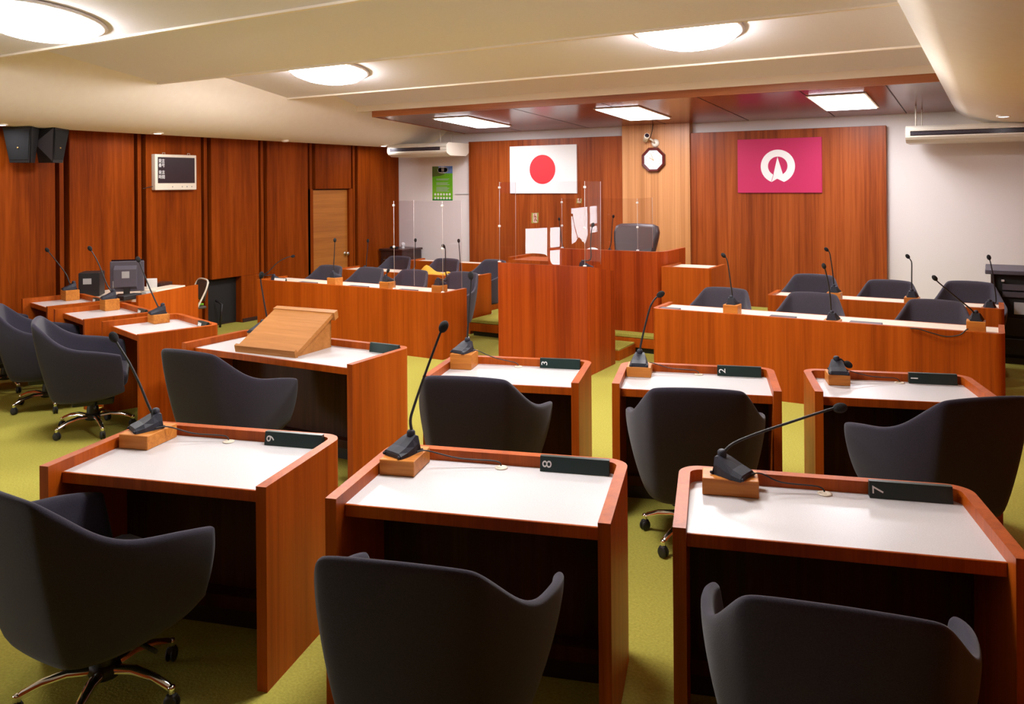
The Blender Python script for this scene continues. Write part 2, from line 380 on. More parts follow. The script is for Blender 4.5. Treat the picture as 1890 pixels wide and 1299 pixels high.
for x, y, l in ((-6.36, 9.72, 'square lit panel in the wooden canopy above the white flag'), (-3.92, 9.72, 'square lit panel in the wooden canopy above the clock'), (-1.42, 9.72, 'square lit panel in the wooden canopy above the crimson flag')):
    z = ZC0 + sl * (y - YC)
    t = thing('canopy_light_panel', l, 'ceiling lamp', (x, y, z), 0, 'square canopy lights'); t.rotation_euler = (atan(sl), 0, 0)
    MB().box(-.30, .30, -.585, .585, -.012, 0, .005, 1).obj('frame', 'trim_white', t)
    MB().box(-.275, .275, -.56, .56, -.02, -.008, .004, 1).obj('diffuser', 'lamp_cool', t)
    area_light('panel_light', (x, y, z - .05), .6, PANEL_W, PANEL_C, (0, 0, 0), 1.1)
def downlight(x, y, side, label):
    # seat the lamp on the cove surface
    a = (x - XL) if side > 0 else (XR - x)
    for (a0, z0), (a1, z1) in zip(prof[1:], prof[2:]):
        if a0 <= a <= a1: z = z0 + (z1 - z0) * (a - a0) / (a1 - a0)
    t = thing('recessed_downlight', label, 'downlight', (x, y, z), 0, 'small downlights in the coves')
    MB().lathe([(.062, .02), (.064, -.006), (.052, -.010), (.05, -.004)], 20).obj('trim_ring', 'trim_white', t)
    MB().lathe([(.048, .01), (.046, -.008), (.02, -.012), (.004, -.013)], 20).obj('bulb', 'lamp_cool', t)
    area_light('downlight_beam', (x, y, z - .03), .08, DOWN_W, (.95, .95, 1), shape='DISK')
downlight(-8.38, atx(291, 242, -8.38).y, 1, 'small lit downlight in left cove above the wall display')
downlight(-8.36, atx(708, 265, -8.36).y, 1, 'small lit downlight in left cove beside the left air conditioner')
downlight(-8.40, atx(1, 231, -8.40).y, 1, 'small lit downlight in left cove above the loudspeakers')
downlight(.10, 9.4, -1, 'small lit downlight in right cove above the right air conditioner')
t = MB().lathe([(.05, .02), (.052, -.008), (.03, -.02), (.004, -.022)], 16).obj('smoke_detector', 'cove', None, (-8.38, 8.08, 2.475))
tag(t, 'small cream detector disc on the left cove', 'detector')
# ------------------------------------------------------------------ desks and benches
def arc(cx, cy, r, a0, a1, n=8): return [(cx + r * cos(R(a0 + (a1 - a0) * k / n)), cy + r * sin(R(a0 + (a1 - a0) * k / n))) for k in range(n + 1)]
def u_poly(w, d, t, r, inner=None):
    """plan of a continuous side - front - side panel with rounded far corners; open towards y = 0"""
    ri = max(r - t, .004)
    out = [(0, 0)] + arc(r, d - r, r, 180, 90) + arc(w - r, d - r, r, 90, 0) + [(w, 0)]
    inn = [(w - t, 0)] + arc(w - t - ri, d - t - ri, ri, 0, 90) + arc(t + ri, d - t - ri, ri, 90, 180) + [(t, 0)]
    return out + inn
class Fr:
    """local frame of a desk: x along its width, y away from the sitter"""
    def __init__(s, x, y, ang): s.x, s.y, s.a = x, y, R(ang)
    def w(s, u, v, z=0): return Vector((s.x + u * cos(s.a) - v * sin(s.a), s.y + u * sin(s.a) + v * cos(s.a), z))
    def l(s, p): dx, dy = p.x - s.x, p.y - s.y; return (dx * cos(s.a) + dy * sin(s.a), -dx * sin(s.a) + dy * cos(s.a))
def from_corners(fl, fr, z): A = at(*fl, z); B = at(*fr, z); return Fr(A.x, A.y, degrees(atan2(B.y - A.y, B.x - A.x))), (B - A).length
DESK_H, REC = .75, .045
def desk(name, label, fr, w, d, group=None, h=DESK_H, t=.042, r=.085, grom=None, rail=True, cat='desk', rec=REC, m='desk_wood'):
    T = thing(name, label, cat, (fr.x, fr.y, 0), fr.a, group)
    MB().prism(u_poly(w, d, t, r), 0, h).obj('surround_panel', m, T)
    zs = h - rec
    MB().box(t, w - t, .078, d - t, zs - .03, zs).obj('work_surface', 'laminate', T)
    MB().box(t, w - t, .068, .0785, zs - .043, zs + .001, .002, 1).obj('front_apron', m, T)
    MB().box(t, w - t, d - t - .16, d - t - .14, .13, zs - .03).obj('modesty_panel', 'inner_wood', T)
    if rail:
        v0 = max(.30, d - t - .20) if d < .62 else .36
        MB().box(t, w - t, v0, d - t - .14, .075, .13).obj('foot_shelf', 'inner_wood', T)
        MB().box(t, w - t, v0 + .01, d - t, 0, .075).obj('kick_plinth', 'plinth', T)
    if grom:
        MB().lathe([(.014, zs), (.026, zs + .001), (.026, zs + .004), (.016, zs + .005), (.013, zs + .001)], 18, Matrix.Translation((grom[0], grom[1], 0))).obj('cable_grommet', 'cream_plastic', T)
    T['zs'] = zs; del T['zs']
    return T, zs

MIC_BASE = None
def mic_base_mesh():
    s = MB()
    # low front lip rising to a column boss
    rows = []
    for y, hw, z in ((-.07, .052, .012), (-.068, .056, .020), (-.03, .055, .034), (.012, .046, .056), (.035, .036, .066), (.05, .034, .060), (.055, .038, .0)):
        rows.append([(-hw, y, 0 if z else 0), (-hw * .96, y, z * .5), (-hw * .72, y, z), (0, y, z * 1.04), (hw * .72, y, z), (hw * .96, y, z * .5), (hw, y, 0)])
    s.grid(rows, smooth=False)
    s.face([(-.052, -.07, 0), (.052, -.07, 0), (.037, -.07, .012), (-.037, -.07, .012)])
    s.face([(-.052, -.07, 0), (-.056, -.068, 0), (-.055, -.03, 0), (-.046, .012, 0), (-.038, .055, 0), (.038, .055, 0), (.046, .012, 0), (.055, -.03, 0), (.056, -.068, 0), (.052, -.07, 0)])
    s.lathe([(.017, .05), (.017, .078), (.012, .084), (.008, .086)], 14, Matrix.Translation((0, .032, 0)))
    for sx in (-1, 1): s.ball((sx * .045, -.072, .0065), .006); s.ball((sx * .040, .055, .0065), .006)
    bmesh.ops.recalc_face_normals(s.b, faces=s.b.faces[:])
    me = bpy.data.meshes.new('microphone_base'); s.b.to_mesh(me); s.b.free(); me.materials.append(M['mic']); return me
MICM = mic_base_mesh()
def smooth_path(P, n=5):
    P = [Vector(p) for p in P]; out = []
    for i in range(len(P) - 1):
        p0, p1, p2, p3 = P[max(i - 1, 0)], P[i], P[i + 1], P[min(i + 2, len(P) - 1)]
        for k in range(n):
            u = k / n
            out.append(.5 * ((2 * p1) + (p2 - p0) * u + (2 * p0 - 5 * p1 + 4 * p2 - p3) * u * u + (3 * p1 - p0 - 3 * p2 + p3) * u ** 3))
    return out + [P[-1]]
def mic(label, base, rotz, neck, group=None, head=(.019, .027), cable=None, lean=0, r=.0055, sc=1.0, c0=(.05, .02, .012)):
    """base: point the mic stands on; neck: photo points from boss to head, last = head; kept in the view-facing vertical plane of the base"""
    T = thing('gooseneck_microphone', label, 'microphone', base, rotz, group)
    T.scale = (1, 1, 1)
    o = bpy.data.objects.new('microphone_base', MICM); COL.objects.link(o); o.parent = T; o.scale = (sc, sc, sc)
    inv = Matrix.Rotation(-rotz, 4, 'Z') @ Matrix.Translation(-Vector(base))
    p0 = Vector((0, .032, .08)) * sc
    W0 = Matrix.Translation(base) @ Matrix.Rotation(rotz, 4, 'Z') @ p0
    dd = depth(W0); pts = [p0]
    n = len(neck)
    for i, q in enumerate(neck): pts.append(inv @ atd(q[0], q[1], dd + lean * (i + 1) / n))
    pts = [pts[0]] + [p for p in pts[1:] if (p - pts[0]).length > .012]
    sp = smooth_path(pts)
    rr = [r * (1.25 - .45 * i / len(sp)) for i in range(len(sp))]
    MB().tube(sp, rr, 8).obj('gooseneck', 'plastic', T)
    hd = pts[-1]; dr = (pts[-1] - pts[-2]).normalized()
    MB().ball(hd + dr * head[1] * .2, (head[0], head[0], head[1]), dr.to_track_quat('Z', 'Y').to_matrix().to_4x4()).obj('foam_windscreen', 'foam', T)
    if cable:
        c = [inv @ Vector(p) for p in cable]
        MB().tube(smooth_path([Vector(c0) * sc] + c), .0028, 6).obj('cable', 'plastic', T)
    return T
def block(label, c, rotz, w, d, h, z0, group='wooden microphone blocks'):
    T = MB().box(-w / 2, w / 2, -d / 2, d / 2, 0, h, .0025, 1).obj('microphone_block', 'block_wood', None, (c[0], c[1], z0), (0, 0, rotz))
    return tag(T, label, 'wooden block', group)
def name_block(label, p, rotz, L=.275, H=.058, D=.034, digit=None, strokes=False, group='dark green name blocks'):
    T = thing('name_block', label, 'name block', p, rotz, group)
    MB().prism([(0, 0), (D, 0), (D * .92, H), (D * .3, H)], 0, L, Matrix(((0, 0, 1, -L / 2), (1, 0, 0, 0), (0, 1, 0, 0), (0, 0, 0, 1)))).obj('block_body', 'green', T)
    tilt = atan2(D * .3, H)
    if digit:
        mt = Matrix.Translation((-L / 2 + .030, D * .15 - .0012, H * .5)) @ Matrix.Rotation(pi / 2 - tilt, 4, 'X') @ Matrix.Rotation(pi / 2, 4, 'Z') @ Matrix.Diagonal((1.15, 1, 1, 1))
        text_obj(digit, .054, 'white', T, mt, 'painted_number')
    if strokes:
        s = MB()
        for k, (u, hh) in enumerate(((.012, .036), (.026, .022), (.036, .034), (.050, .026), (.062, .030))):
            s.box(-L / 2 + u, -L / 2 + u + .008, -.0008, .0008, -hh / 2, hh / 2, m=Matrix.Translation((0, D * .15 - .0006, H * .5)) @ Matrix.Rotation(-tilt, 4, 'X'))
        s.obj('painted_name', 'white', T)
    return T

# numbered desks -----------------------------------------------------
G_D = 'single seat council desks'
SPEC = {  # number: front-left px, front-right px, depth, grommet px, block centre px (top), name block left px(bottom), label bits
 '9': ((72.7, 859.5), (490.8, 899.3), .64), '8': ((599.9, 919), (1127, 966.8), .63), '7': ((1241.3, 972.7), (1905, 1033), .60),
 '3': ((780, 693), (1068, 707), .60), '2': ((1129.3, 707.2), (1443, 722.4), .57), '1': ((1504, 722), (1850, 738), .55)}
PLACE = {'9': 'nearest row, left end', '8': 'nearest row, middle', '7': 'nearest row, right end', '3': 'second row, left, before the podium', '2': 'second row, middle', '1': 'second row, right end'}
GROM = {'9': (427, 813), '8': (928, 860), '7': (1519, 903), '3': (963, 671), '2': (1290, 686), '1': (1660, 706)}
DK = {}
for n, (fl, fr_, d) in SPEC.items():
    f, w = from_corners(fl, fr_, DESK_H)
    g = f.l(at(*GROM[n], DESK_H - REC)); g = (g[0], min(g[1], d - .042 - .036))
    T, zs = desk('council_desk', 'wooden council desk numbered %s, %s' % (n, PLACE[n]), f, w, d, G_D, grom=g)
    DK[n] = (f, w, d, zs, g)
f, w = from_corners((335.5, 632.2), (650, 673), DESK_H)
T, zs = desk('lectern_desk', 'wide wooden desk carrying the sloped tan book stand', f, w, .62); DK['W'] = (f, w, .62, zs, None)
f, w = from_corners((187, 593), (254, 617), DESK_H); T, zs = desk('council_desk', 'wooden council desk in left row, nearest, in front of the lectern desk', f, w + .03, .63, G_D); DK['A'] = (f, w + .03, .63, zs, None)
f, w = from_corners((99, 570), (156, 590), DESK_H); T, zs = desk('council_desk', 'wooden council desk in left row, middle one of three', f, w, .60, G_D); DK['B'] = (f, w, .60, zs, None)
f, w = from_corners((39.4, 551), (87.7, 566), DESK_H); T, zs = desk('council_desk', 'wooden council desk in left row, farthest left by the panelled wall', f, w, .56, G_D); DK['C'] = (f, w, .56, zs, None)

# microphone blocks, microphones and name blocks on the desks --------
BLK = {  # front-bottom-left px, front-bottom-right px, depth, height
 '9': ((221.6, 826), (280, 828), .20, .062), '8': ((704, 872), (769.6, 875), .19, .062), '7': ((1295, 906), (1401.6, 914.5), .115, .062),
 '3': ((836, 674), (873, 677), .16, .095), '2': ((1157, 692.5), (1202, 694.5), .15, .060), '1': ((1529, 711), (1570, 713), .14, .060),
 'A': ((271, 592), (311, 593), .13, .075), 'B': ((181, 571), (220, 570.5), .13, .105), 'C': ((108, 551), (149, 550.5), .13, .105)}
NECK = {
 '9': [(284, 766), (274, 748), (257, 707), (239, 670), (221, 641), (211, 624)],
 '8': [(761, 800), (757.5, 776), (764, 750), (785, 689), (812, 616), (817.6, 605)],
 '7': [(1333, 838), (1347, 823), (1369, 811), (1420, 792), (1531, 755.6), (1548, 753)],
 '3': [(865, 626), (863.4, 608), (866.5, 562), (869.5, 519), (869, 510)],
 '2': [(1182.7, 655), (1182.7, 636), (1196.7, 577.6), (1204, 558.5), (1213, 547), (1218, 544)],
 '1': [(1545.5, 670), (1544.7, 662), (1550, 662.5), (1557, 667), (1564, 671.6)],
 'A': [(294.8, 570), (279.5, 539), (269, 514), (259, 488.6), (255.4, 479.7)],
 'B': [(208.4, 539.4), (198, 526.7), (188, 501), (178, 478.5), (166.5, 459.4)],
 'C': [(129.6, 524), (122, 506), (104, 482), (87.7, 462)]}
MSAY = {'9': 'leaning far left over desk', '8': 'with raised foam head beside desk', '7': 'bent low to the right over desk', '3': 'standing tall on desk', '2': 'curving right on desk', '1': 'folded short on desk'}
LROW = {'A': 'nearest desk of the left row', 'B': 'middle desk of the left row', 'C': 'farthest desk of the left row'}
MROT = {'9': -35, '8': -28, '7': 62, '3': -25, '2': 0, '1': 0, 'A': -10, 'B': -10, 'C': -10}
for n, (f, w, d, zs, g) in DK.items():
    if n == 'W': continue
    ql, qr, bd, bh = BLK[n]
    ql = f.l(at(*ql, zs)); qr = f.l(at(*qr, zs)); bw = min(max(qr[0] - ql[0], .11), .2)
    U, V = (ql[0] + qr[0]) / 2, (ql[1] + qr[1]) / 2 + bd / 2
    if n in 'ABC':
        bw = .15; U = .05 + bw / 2; cxp = (BLK[n][0][0] + BLK[n][1][0]) / 2
        def colpx(v):
            q = f.w(U, v, zs); return CXP + F * (q.x * cos(YAW) + q.y * sin(YAW)) / depth(q)
        V = min((k * .005 for k in range(20, 120)), key=lambda v: abs(colpx(v) - cxp))
    U = min(max(U, .046 + bw / 2), w - .05 - bw / 2); V = min(V, d - .045 - .020 - bd / 2)
    p = f.w(U, V); where = ('numbered ' + n) if n.isdigit() else ''
    block('small wooden microphone block on the desk ' + where if n.isdigit() else 'small wooden microphone block on the ' + LROW[n], p, f.a, bw, bd, bh - .001, zs + .001)
    zt = zs + bh + .001
    mrot = f.a + R(MROT[n])
    cab = None
    if g:
        e = f.w(g[0], g[1], zs + .009)
        s0 = f.w(U + bw / 2 + .012, V + bd * .12, zt + .006)
        m1 = f.w(U * .45 + g[0] * .55, V * .35 + g[1] * .65, zs + .6 * bh); m2 = f.w(g[0] - .025, g[1] + .002, zs + .026)
        cab = [s0, m1, m2, e]
    mic('gooseneck microphone ' + MSAY[n] + ' ' + n if n.isdigit() else 'gooseneck microphone on the ' + LROW[n], (p.x, p.y, zt), mrot, NECK[n], 'gooseneck microphones', cable=cab, c0=(.02, -.075, .012) if n == '7' else (.058, .01, .012))
    # name block against the far rim, right end
    L_ = .275 if n in '987' else .25
    q = f.w(w - .042 - .03 - L_ / 2, d - .042 - .040, zs + .001)
    if n.isdigit(): name_block('dark green name block with white rotated %s' % n, q, f.a, L_, digit=n)
    else: name_block('dark green name block with white strokes on the ' + LROW[n], f.w(w - .042 - .05 - .085, d - .042 - .045, zs + .001), f.a, .17, .055, strokes=True)
f, w, d, zs, g = DK['W']
q = f.w(w - .042 - .014 - .12, d - .042 - .05, zs + .001); name_block('plain dark green name block on the lectern desk', q, f.a, .24, .062)
p = min((f.w(.15 + k * .004, d - .115) for k in range(200)), key=lambda q: abs(ray(479, 606).y * q.x - ray(479, 606).x * q.y))
block('wooden microphone block behind the book stand on the lectern desk', p, f.a, .12, .13, .058, zs + .001)
mic('gooseneck microphone behind the book stand on the lectern desk', (p.x, p.y, zs + .060), f.a, [(493, 593), (487, 555), (481.4, 520), (482.5, 509)], 'gooseneck microphones')

# sloped book stand on the lectern desk -------------------------------
a = f.w(.425, .125, zs); ang = f.a + R(3.5); Lw = .515
T = thing('book_stand', 'sloped tan wooden book stand on the wide lectern desk', 'book stand', (a.x, a.y, zs + .001), ang)
Mx = Matrix(((0, 0, 1, 0), (1, 0, 0, 0), (0, 1, 0, 0), (0, 0, 0, 1)))
Dp = .40; Hb = .235
s = MB()
for x0 in (.012, Lw - .03): s.prism([(.005, .0), (Dp - .02, 0), (Dp - .02, Hb - .02), (.005, .012)], x0, x0 + .018, Mx)
s.box(.012, Lw - .012, Dp - .035, Dp - .02, 0, Hb - .02); s.obj('stand_side', 'lectern_wood', T)
MB().prism([(0, .008), (Dp, Hb - .012), (Dp - .012, Hb + .012), (-.012, .032)], -.008, Lw + .008, Mx).obj('sloped_board', 'lectern_wood', T)
MB().prism([(-.02, .0), (.004, .0), (.004, .030), (-.014, .056), (-.03, .046)], -.008, Lw + .008, Mx).obj('book_ledge', 'lectern_wood', T)
MB().prism([(Dp - .015, Hb - .045), (Dp + .022, Hb - .03), (Dp + .014, Hb + .024), (Dp - .028, Hb + .01)], -.02, Lw + .02, Mx).obj('top_rail', 'lectern_wood', T)

# executive benches (open side away from the camera) -------------------
def bench(label, xr, xl, y, h, d, z0=0, r=.06, ledge_m='ledge', m='desk_wood', cat='bench', name='long_bench', group=None, rec=.022):
    w = xr - xl
    T = thing(name, label, cat, (xr, y + d, z0), pi, group)
    MB().prism(u_poly(w, d, .042, r), 0, h).obj('surround_panel', m, T)
    MB().box(.042, w - .042, .012, d - .042, h - rec - .03, h - rec).obj('work_surface', ledge_m, T)
    MB().box(.042, w - .042, .004, .02, h - rec - .045, h - rec + .001).obj('front_apron', m, T)
    return T
ZB = .705
G_B = 'long wooden benches facing the numbered desks'
bench('long wooden front bench left of the podium, with acrylic screen', -5.015, -7.80, 7.04, ZB, .47, group=G_B, r=.012)
bench('long wooden second bench on the left, with yellow cloth on it', -5.575, -7.83, 8.42, ZB, .50, group=G_B, r=.012)
bench('long wooden front bench on the right with hanging cable', .075, -2.70, 7.08, ZB, .47, group=G_B, r=.07)
bench('long wooden second bench on the right, by the crimson flag', .085, -1.985, 8.45, ZB, .47, group=G_B, r=.05)
bench('low wooden desk in the back left corner before the pale wall', -6.35, -7.80, 10.02, .69, .42, m='desk_wood', r=.012)

def on_y(px, Y): return aty(px, 500, Y).x
# podium
ZP = 1.05
px0, px1, PY = -4.375, -3.345, 7.12
T = thing('speaker_podium', 'tall red-brown wooden podium in the centre with acrylic screens', 'podium', (0, 0, 0))
pr = [(px0, PY + .62), (px0, PY + .01)] + [(px0 + .01, PY)] + [(px1 - .02, PY), (px1, PY + .02)] + [(px1, PY + .62)]
s = MB()
inn = [(px1 - .04, PY + .62), (px1 - .04, PY + .04), (px0 + .04, PY + .04), (px0 + .04, PY + .62)]
poly = pr + inn
lo = [s.b.verts.new((x, y, 0)) for x, y in poly]; hi = [s.b.verts.new((x, y, ZP - .165 * max(0, y - PY - .02))) for x, y in poly]
n_ = len(poly)
for i in range(n_): s.b.faces.new((lo[i], lo[(i + 1) % n_], hi[(i + 1) % n_], hi[i]))
for q in (lo[::-1], hi): s.b.faces.new(q)
s.obj('surround_panel', 'podium_wood', T)
MB().prism([(PY + .04, ZP - .05), (PY + .62, ZP - .15), (PY + .62, ZP - .18), (PY + .04, ZP - .08)], px0 + .04, px1 - .04, Mx).obj('sloped_top', 'podium_wood', T)
MB().box(px0 + .04, px1 - .04, PY + .5, PY + .6, .55, .58).obj('inner_shelf', 'inner_wood', T)

# president's desk on the dais, with its lower wing and the small desk to the right
DZ = .2
T = thing('president_desk', 'tall red-brown president desk on the dais behind the podium', 'desk', (-3.10, 8.5, DZ), 0)
w = 1.42
MB().prism([(-w, .0), (-.16, .0)] + arc(-.16, .16, .16, 270, 360, 8)[1:] + [(0, .75), (-.045, .75), (-.045, .17)] + arc(-.16, .16, .115, 0, -90, 8)[1:] + [(-w, .045)], 0, .895).obj('front_panel', 'podium_wood', T)
MB().box(-w, -.045, .045, .75, .80, .83).obj('work_surface', 'podium_wood', T)
MB().box(-w, -w + .045, .045, .75, 0, .83).obj('side_panel', 'podium_wood', T)
q0, q1 = aty(958, 462, 8.9), aty(1040, 464, 8.9)
T = thing('side_counter', 'low wooden counter joined to the left of the president desk', 'counter', (-4.56, 8.62, DZ), 0)
s_w = -4.56 - on_y(938, 8.62)
MB().box(-s_w, 0, .0, .5, q0.z - DZ - .13, q0.z - DZ - .09).box(-s_w, -s_w + .04, 0, .5, q0.z - DZ - .09, q0.z - DZ - .06).obj('counter_top', 'desk_wood', T)
MB().box(-s_w, 0, .06, .09, .06, q0.z - DZ - .13).obj('front_panel', 'dark_wood', T)
MB().box(-s_w, -s_w + .03, .09, .5, 0, q0.z - DZ - .13).obj('side_panel', 'desk_wood', T); MB().box(-.03, 0, .09, .5, 0, q0.z - DZ - .13).obj('side_panel', 'desk_wood', T)
a = aty(1204, 491.5, 8.40); a.x = max(a.x, -3.085); c = aty(1312, 495.5, 8.40)
T = thing('clerk_desk', 'square wooden clerk desk right of the president desk', 'desk', (c.x, 8.40, 0), 0)
w = c.x - a.x; hh = (a.z + c.z) / 2
MB().prism([(-w, 0), (-.02, 0), (0, .02), (0, .55), (-.04, .55), (-.04, .04), (-w + .04, .04), (-w + .04, .55), (-w, .55)], 0, hh).obj('surround_panel', 'desk_wood', T)
MB().box(-w + .04, -.04, .04, .54, hh - .05, hh - .02).obj('work_surface', 'ledge', T)

# ------------------------------------------------------------------ armchairs
def cr(P, n):
    """resample a Catmull-Rom curve through P at n+1 points (uniform in parameter)"""
    out = []; m = len(P) - 1
    for i in range(n + 1):
        t = i / n * m; k = min(int(t), m - 1); u = t - k
        p0, p1, p2, p3 = P[max(k - 1, 0)], P[k], P[k + 1], P[min(k + 2, m)]
        out.append(.5 * ((2 * p1) + (p2 - p0) * u + (2 * p0 - 5 * p1 + 4 * p2 - p3) * u * u + (3 * p1 - p0 - 3 * p2 + p3) * u ** 3))
    return out
def shell_mesh():
    V_ = Vector
    top = [V_(p) for p in ((.338, .268, .578), (.354, .20, .597), (.356, .08, .620), (.336, -.06, .640), (.304, -.165, .685), (.264, -.248, .752), (.228, -.312, .806), (.190, -.330, .820), (.10, -.340, .826), (0, -.343, .828))]
    bot = [V_(p) for p in ((.250, .28, .305), (.262, .20, .282), (.264, .10, .268), (.256, .0, .260), (.238, -.09, .256), (.212, -.155, .256), (.182, -.19, .256), (.14, -.204, .256), (.07, -.21, .256), (0, -.212, .256))]
    top = top + [V_((-p.x, p.y, p.z)) for p in top[-2::-1]]; bot = bot + [V_((-p.x, p.y, p.z)) for p in bot[-2::-1]]
    N = 36; T_ = cr(top, N); B_ = cr(bot, N)
    rows_out = []
    C = V_((0, .06, .245))
    levels = [0, .12, .3, .5, .7, .86, .96, 1.0]
    for s in levels:
        row = []
        for i in range(N + 1):
            b_, t_ = B_[i], T_[i]
            p = b_.lerp(t_, s)
            o = V_((p.x, p.y - .06, 0)); o = o.normalized() if o.length > 1e-4 else V_((0, -1, 0))
            p = p + o * (.020 * sin(pi * min(1, s * 1.02)) ** .6)
            row.append(p)
        rows_out.append(row)
    # fold under the seat
    under = [[C.lerp(B_[i], k) + Vector((0, 0, -.012 * (1 - k))) for i in range(N + 1)] for k in (.0, .5, .86)]
    # inner surface
    inn = []
    for s in [1.0, .96, .86, .7, .5, .3, .2]:
        row = []
        for i in range(N + 1):
            b_, t_ = B_[i], T_[i]; p = b_.lerp(t_, s)
            o = V_((p.x, p.y - .06, 0)); o = o.normalized() if o.length > 1e-4 else V_((0, -1, 0))
            p = p + o * (.020 * sin(pi * min(1, s * 1.02)) ** .6) - o * (.038 if s < 1 else .030) + V_((0, 0, .0))
            row.append(p)
        inn.append(row)
    s = MB(); rows = under + rows_out
    rim = [(a.lerp(c, .5) + V_((0, 0, .009))) for a, c in zip(rows_out[-1], inn[0])]
    rows = rows + [rim] + inn
    s.grid(rows)
    # close the two front ends of the arms
    bm = s.b; bm.verts.ensure_lookup_table()
    nr = len(rows); nc = N + 1
    vs_ = [[bm.verts[r * nc + c] for c in range(nc)] for r in range(nr)]
    for c in (0, nc - 1):
        o_ = [vs_[r][c] for r in range(len(under), len(under) + len(rows_out))]
        i_ = [vs_[r][c] for r in range(len(under) + len(rows_out) + 1, nr)]
        rimv = vs_[len(under) + len(rows_out)][c]
        i_r = i_[::-1]
        try:
            f = bm.faces.new([o_[-1], rimv, i_r[-1], i_r[-2], o_[-2]])
        except Exception: pass
        oo = o_[:-1]; ii = i_r[:-1]
        m = min(len(oo), len(ii))
        for k in range(1, m):
            try: bm.faces.new([oo[-k - 1], oo[-k], ii[-k], ii[-k - 1]]).smooth = True
            except Exception: pass
    bmesh.ops.recalc_face_normals(bm, faces=bm.faces[:])
    me = bpy.data.meshes.new('upholstered_shell'); bm.to_mesh(me); bm.free(); me.materials.append(M['fabric'])
    return me
SHELL = shell_mesh()
def chair_proto():
    T = bpy.data.objects.new('swivel_armchair', None); COL.objects.link(T); T.empty_display_size = .1
    sh = bpy.data.objects.new('upholstered_shell', SHELL); COL.objects.link(sh); sh.parent = T
    ss = sh.modifiers.new('smooth', 'SUBSURF'); ss.levels = 1; ss.render_levels = 1
    s = MB().box(-.225, .225, -.13, .30, .335, .455, .045, 3); 
    for f in s.b.faces: f.smooth = True
    s.obj('seat_cushion', 'fabric', T)
    MB().box(-.12, .12, -.08, .20, .205, .25, .01, 2).obj('seat_plate', 'plastic', T)
    MB().lathe([(.03, .09), (.042, .10), (.042, .16), (.034, .19), (.034, .22)], 16, Matrix.Translation((0, .05, 0))).obj('column', 'plastic', T)
    MB().tube([(.10, .08, .222), (.18, .08, .220), (.25, .08, .216)], .008, 6).obj('height_lever', 'plastic', T)
    hub = MB().lathe([(.0, .085), (.05, .085), (.058, .105), (.05, .128), (.03, .135)], 18, Matrix.Translation((0, .05, 0))).obj('hub', 'plastic', T)
    for k in range(5):
        a = 2 * pi * k / 5 + .3; ca, sa = cos(a), sin(a)
        P = [(.045, .115), (.12, .122), (.20, .108), (.262, .084), (.28, .07)]
        l = MB(); l.mi = 0
        wv = (.020, .017, .014, .012, .010)
        rows = []
        for (r_, z), hw in zip(P, wv):
            c = Vector((r_ * ca, r_ * sa + .05, z)); n = Vector((-sa, ca, 0))
            rows.append([c + n * hw + Vector((0, 0, -.012)), c + n * hw * .9 + Vector((0, 0, .004)), c + Vector((0, 0, .009)), c - n * hw * .9 + Vector((0, 0, .004)), c - n * hw + Vector((0, 0, -.012))])
        l.grid(rows); l.mi = 1
        for a_, b_ in zip(rows, rows[1:]): l.face([a_[0], a_[-1], b_[-1], b_[0]])
        l.face(rows[-1])
        leg = l.obj('base_leg', ['chrome', 'plastic'], T)
        c = MB(); cx, cy = .275 * ca, .275 * sa + .05; rz = Matrix.Translation((cx, cy, 0)) @ Matrix.Rotation(a + .5 * k, 4, 'Z')
        c.mi = 1; c.lathe([(.012, .045), (.014, .075), (.012, .082), (.004, .085)], 10, Matrix.Translation((cx, cy, 0)))
        c.mi = 0
        for u in (-.016, .006): c.lathe([(.012, 0), (.024, .001), (.027, .005), (.024, .010), (.012, .011)], 14, rz @ Matrix.Translation((0, u, .0275)) @ Matrix.Rotation(-pi / 2, 4, 'X'))
        c.box(-.018, .018, -.014, .014, .03, .055, .006, 2, rz)
        co = c.obj('caster', ['plastic', 'chrome'], leg)
    return T
CH0 = chair_proto(); used = [False]
def copy_tree(o, parent=None):
    c = o.copy(); COL.objects.link(c)
    if parent: c.parent = parent
    for ch in list(o.children): copy_tree(ch, c)
    return c
GREY = {}
def chair(label, x, y, rot, sc=(1, 1, 1.06), group='upholstered swivel armchairs', z=0, grey=False):
    T = CH0 if not used[0] else copy_tree(CH0)
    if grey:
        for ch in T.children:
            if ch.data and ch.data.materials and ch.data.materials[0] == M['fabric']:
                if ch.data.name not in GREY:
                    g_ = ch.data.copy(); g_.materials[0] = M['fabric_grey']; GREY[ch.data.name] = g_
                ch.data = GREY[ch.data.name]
    used[0] = True; T.location = (x, y, z); T.rotation_euler = (0, 0, R(rot)); T.scale = sc; tag(T, label, 'armchair', group); return T
chair('dark navy armchair in the near left corner, behind desk 9', -2.775, 1.735, 0)
chair('dark navy armchair at the bottom centre, behind desk 8', -1.43, 1.96, 17.5)
chair('dark navy armchair at the bottom right, behind desk 7', -.37, 2.297, 12)
chair('dark navy armchair behind desk 3, before the podium', -2.40, 3.735, 17.5)
chair('dark navy armchair behind desk 2 with chrome base showing', -1.317, 4.06, 20)
chair('dark navy armchair turned sideways behind desk 1', -.235, 4.47, 40)
chair('dark navy armchair pushed in behind the lectern desk', -4.15, 3.506, 4)
chair('dark navy armchair behind the nearest left row desk, chrome base in full view', -5.94, 3.68, -36)
chair('dark navy armchair behind the middle left row desk', -6.92, 3.90, -36)
chair('dark navy armchair at the left picture edge, behind the farthest left row desk', -7.88, 4.06, -24)
EX, EXR = (.88, .92, .985), (.95, .94, .99)
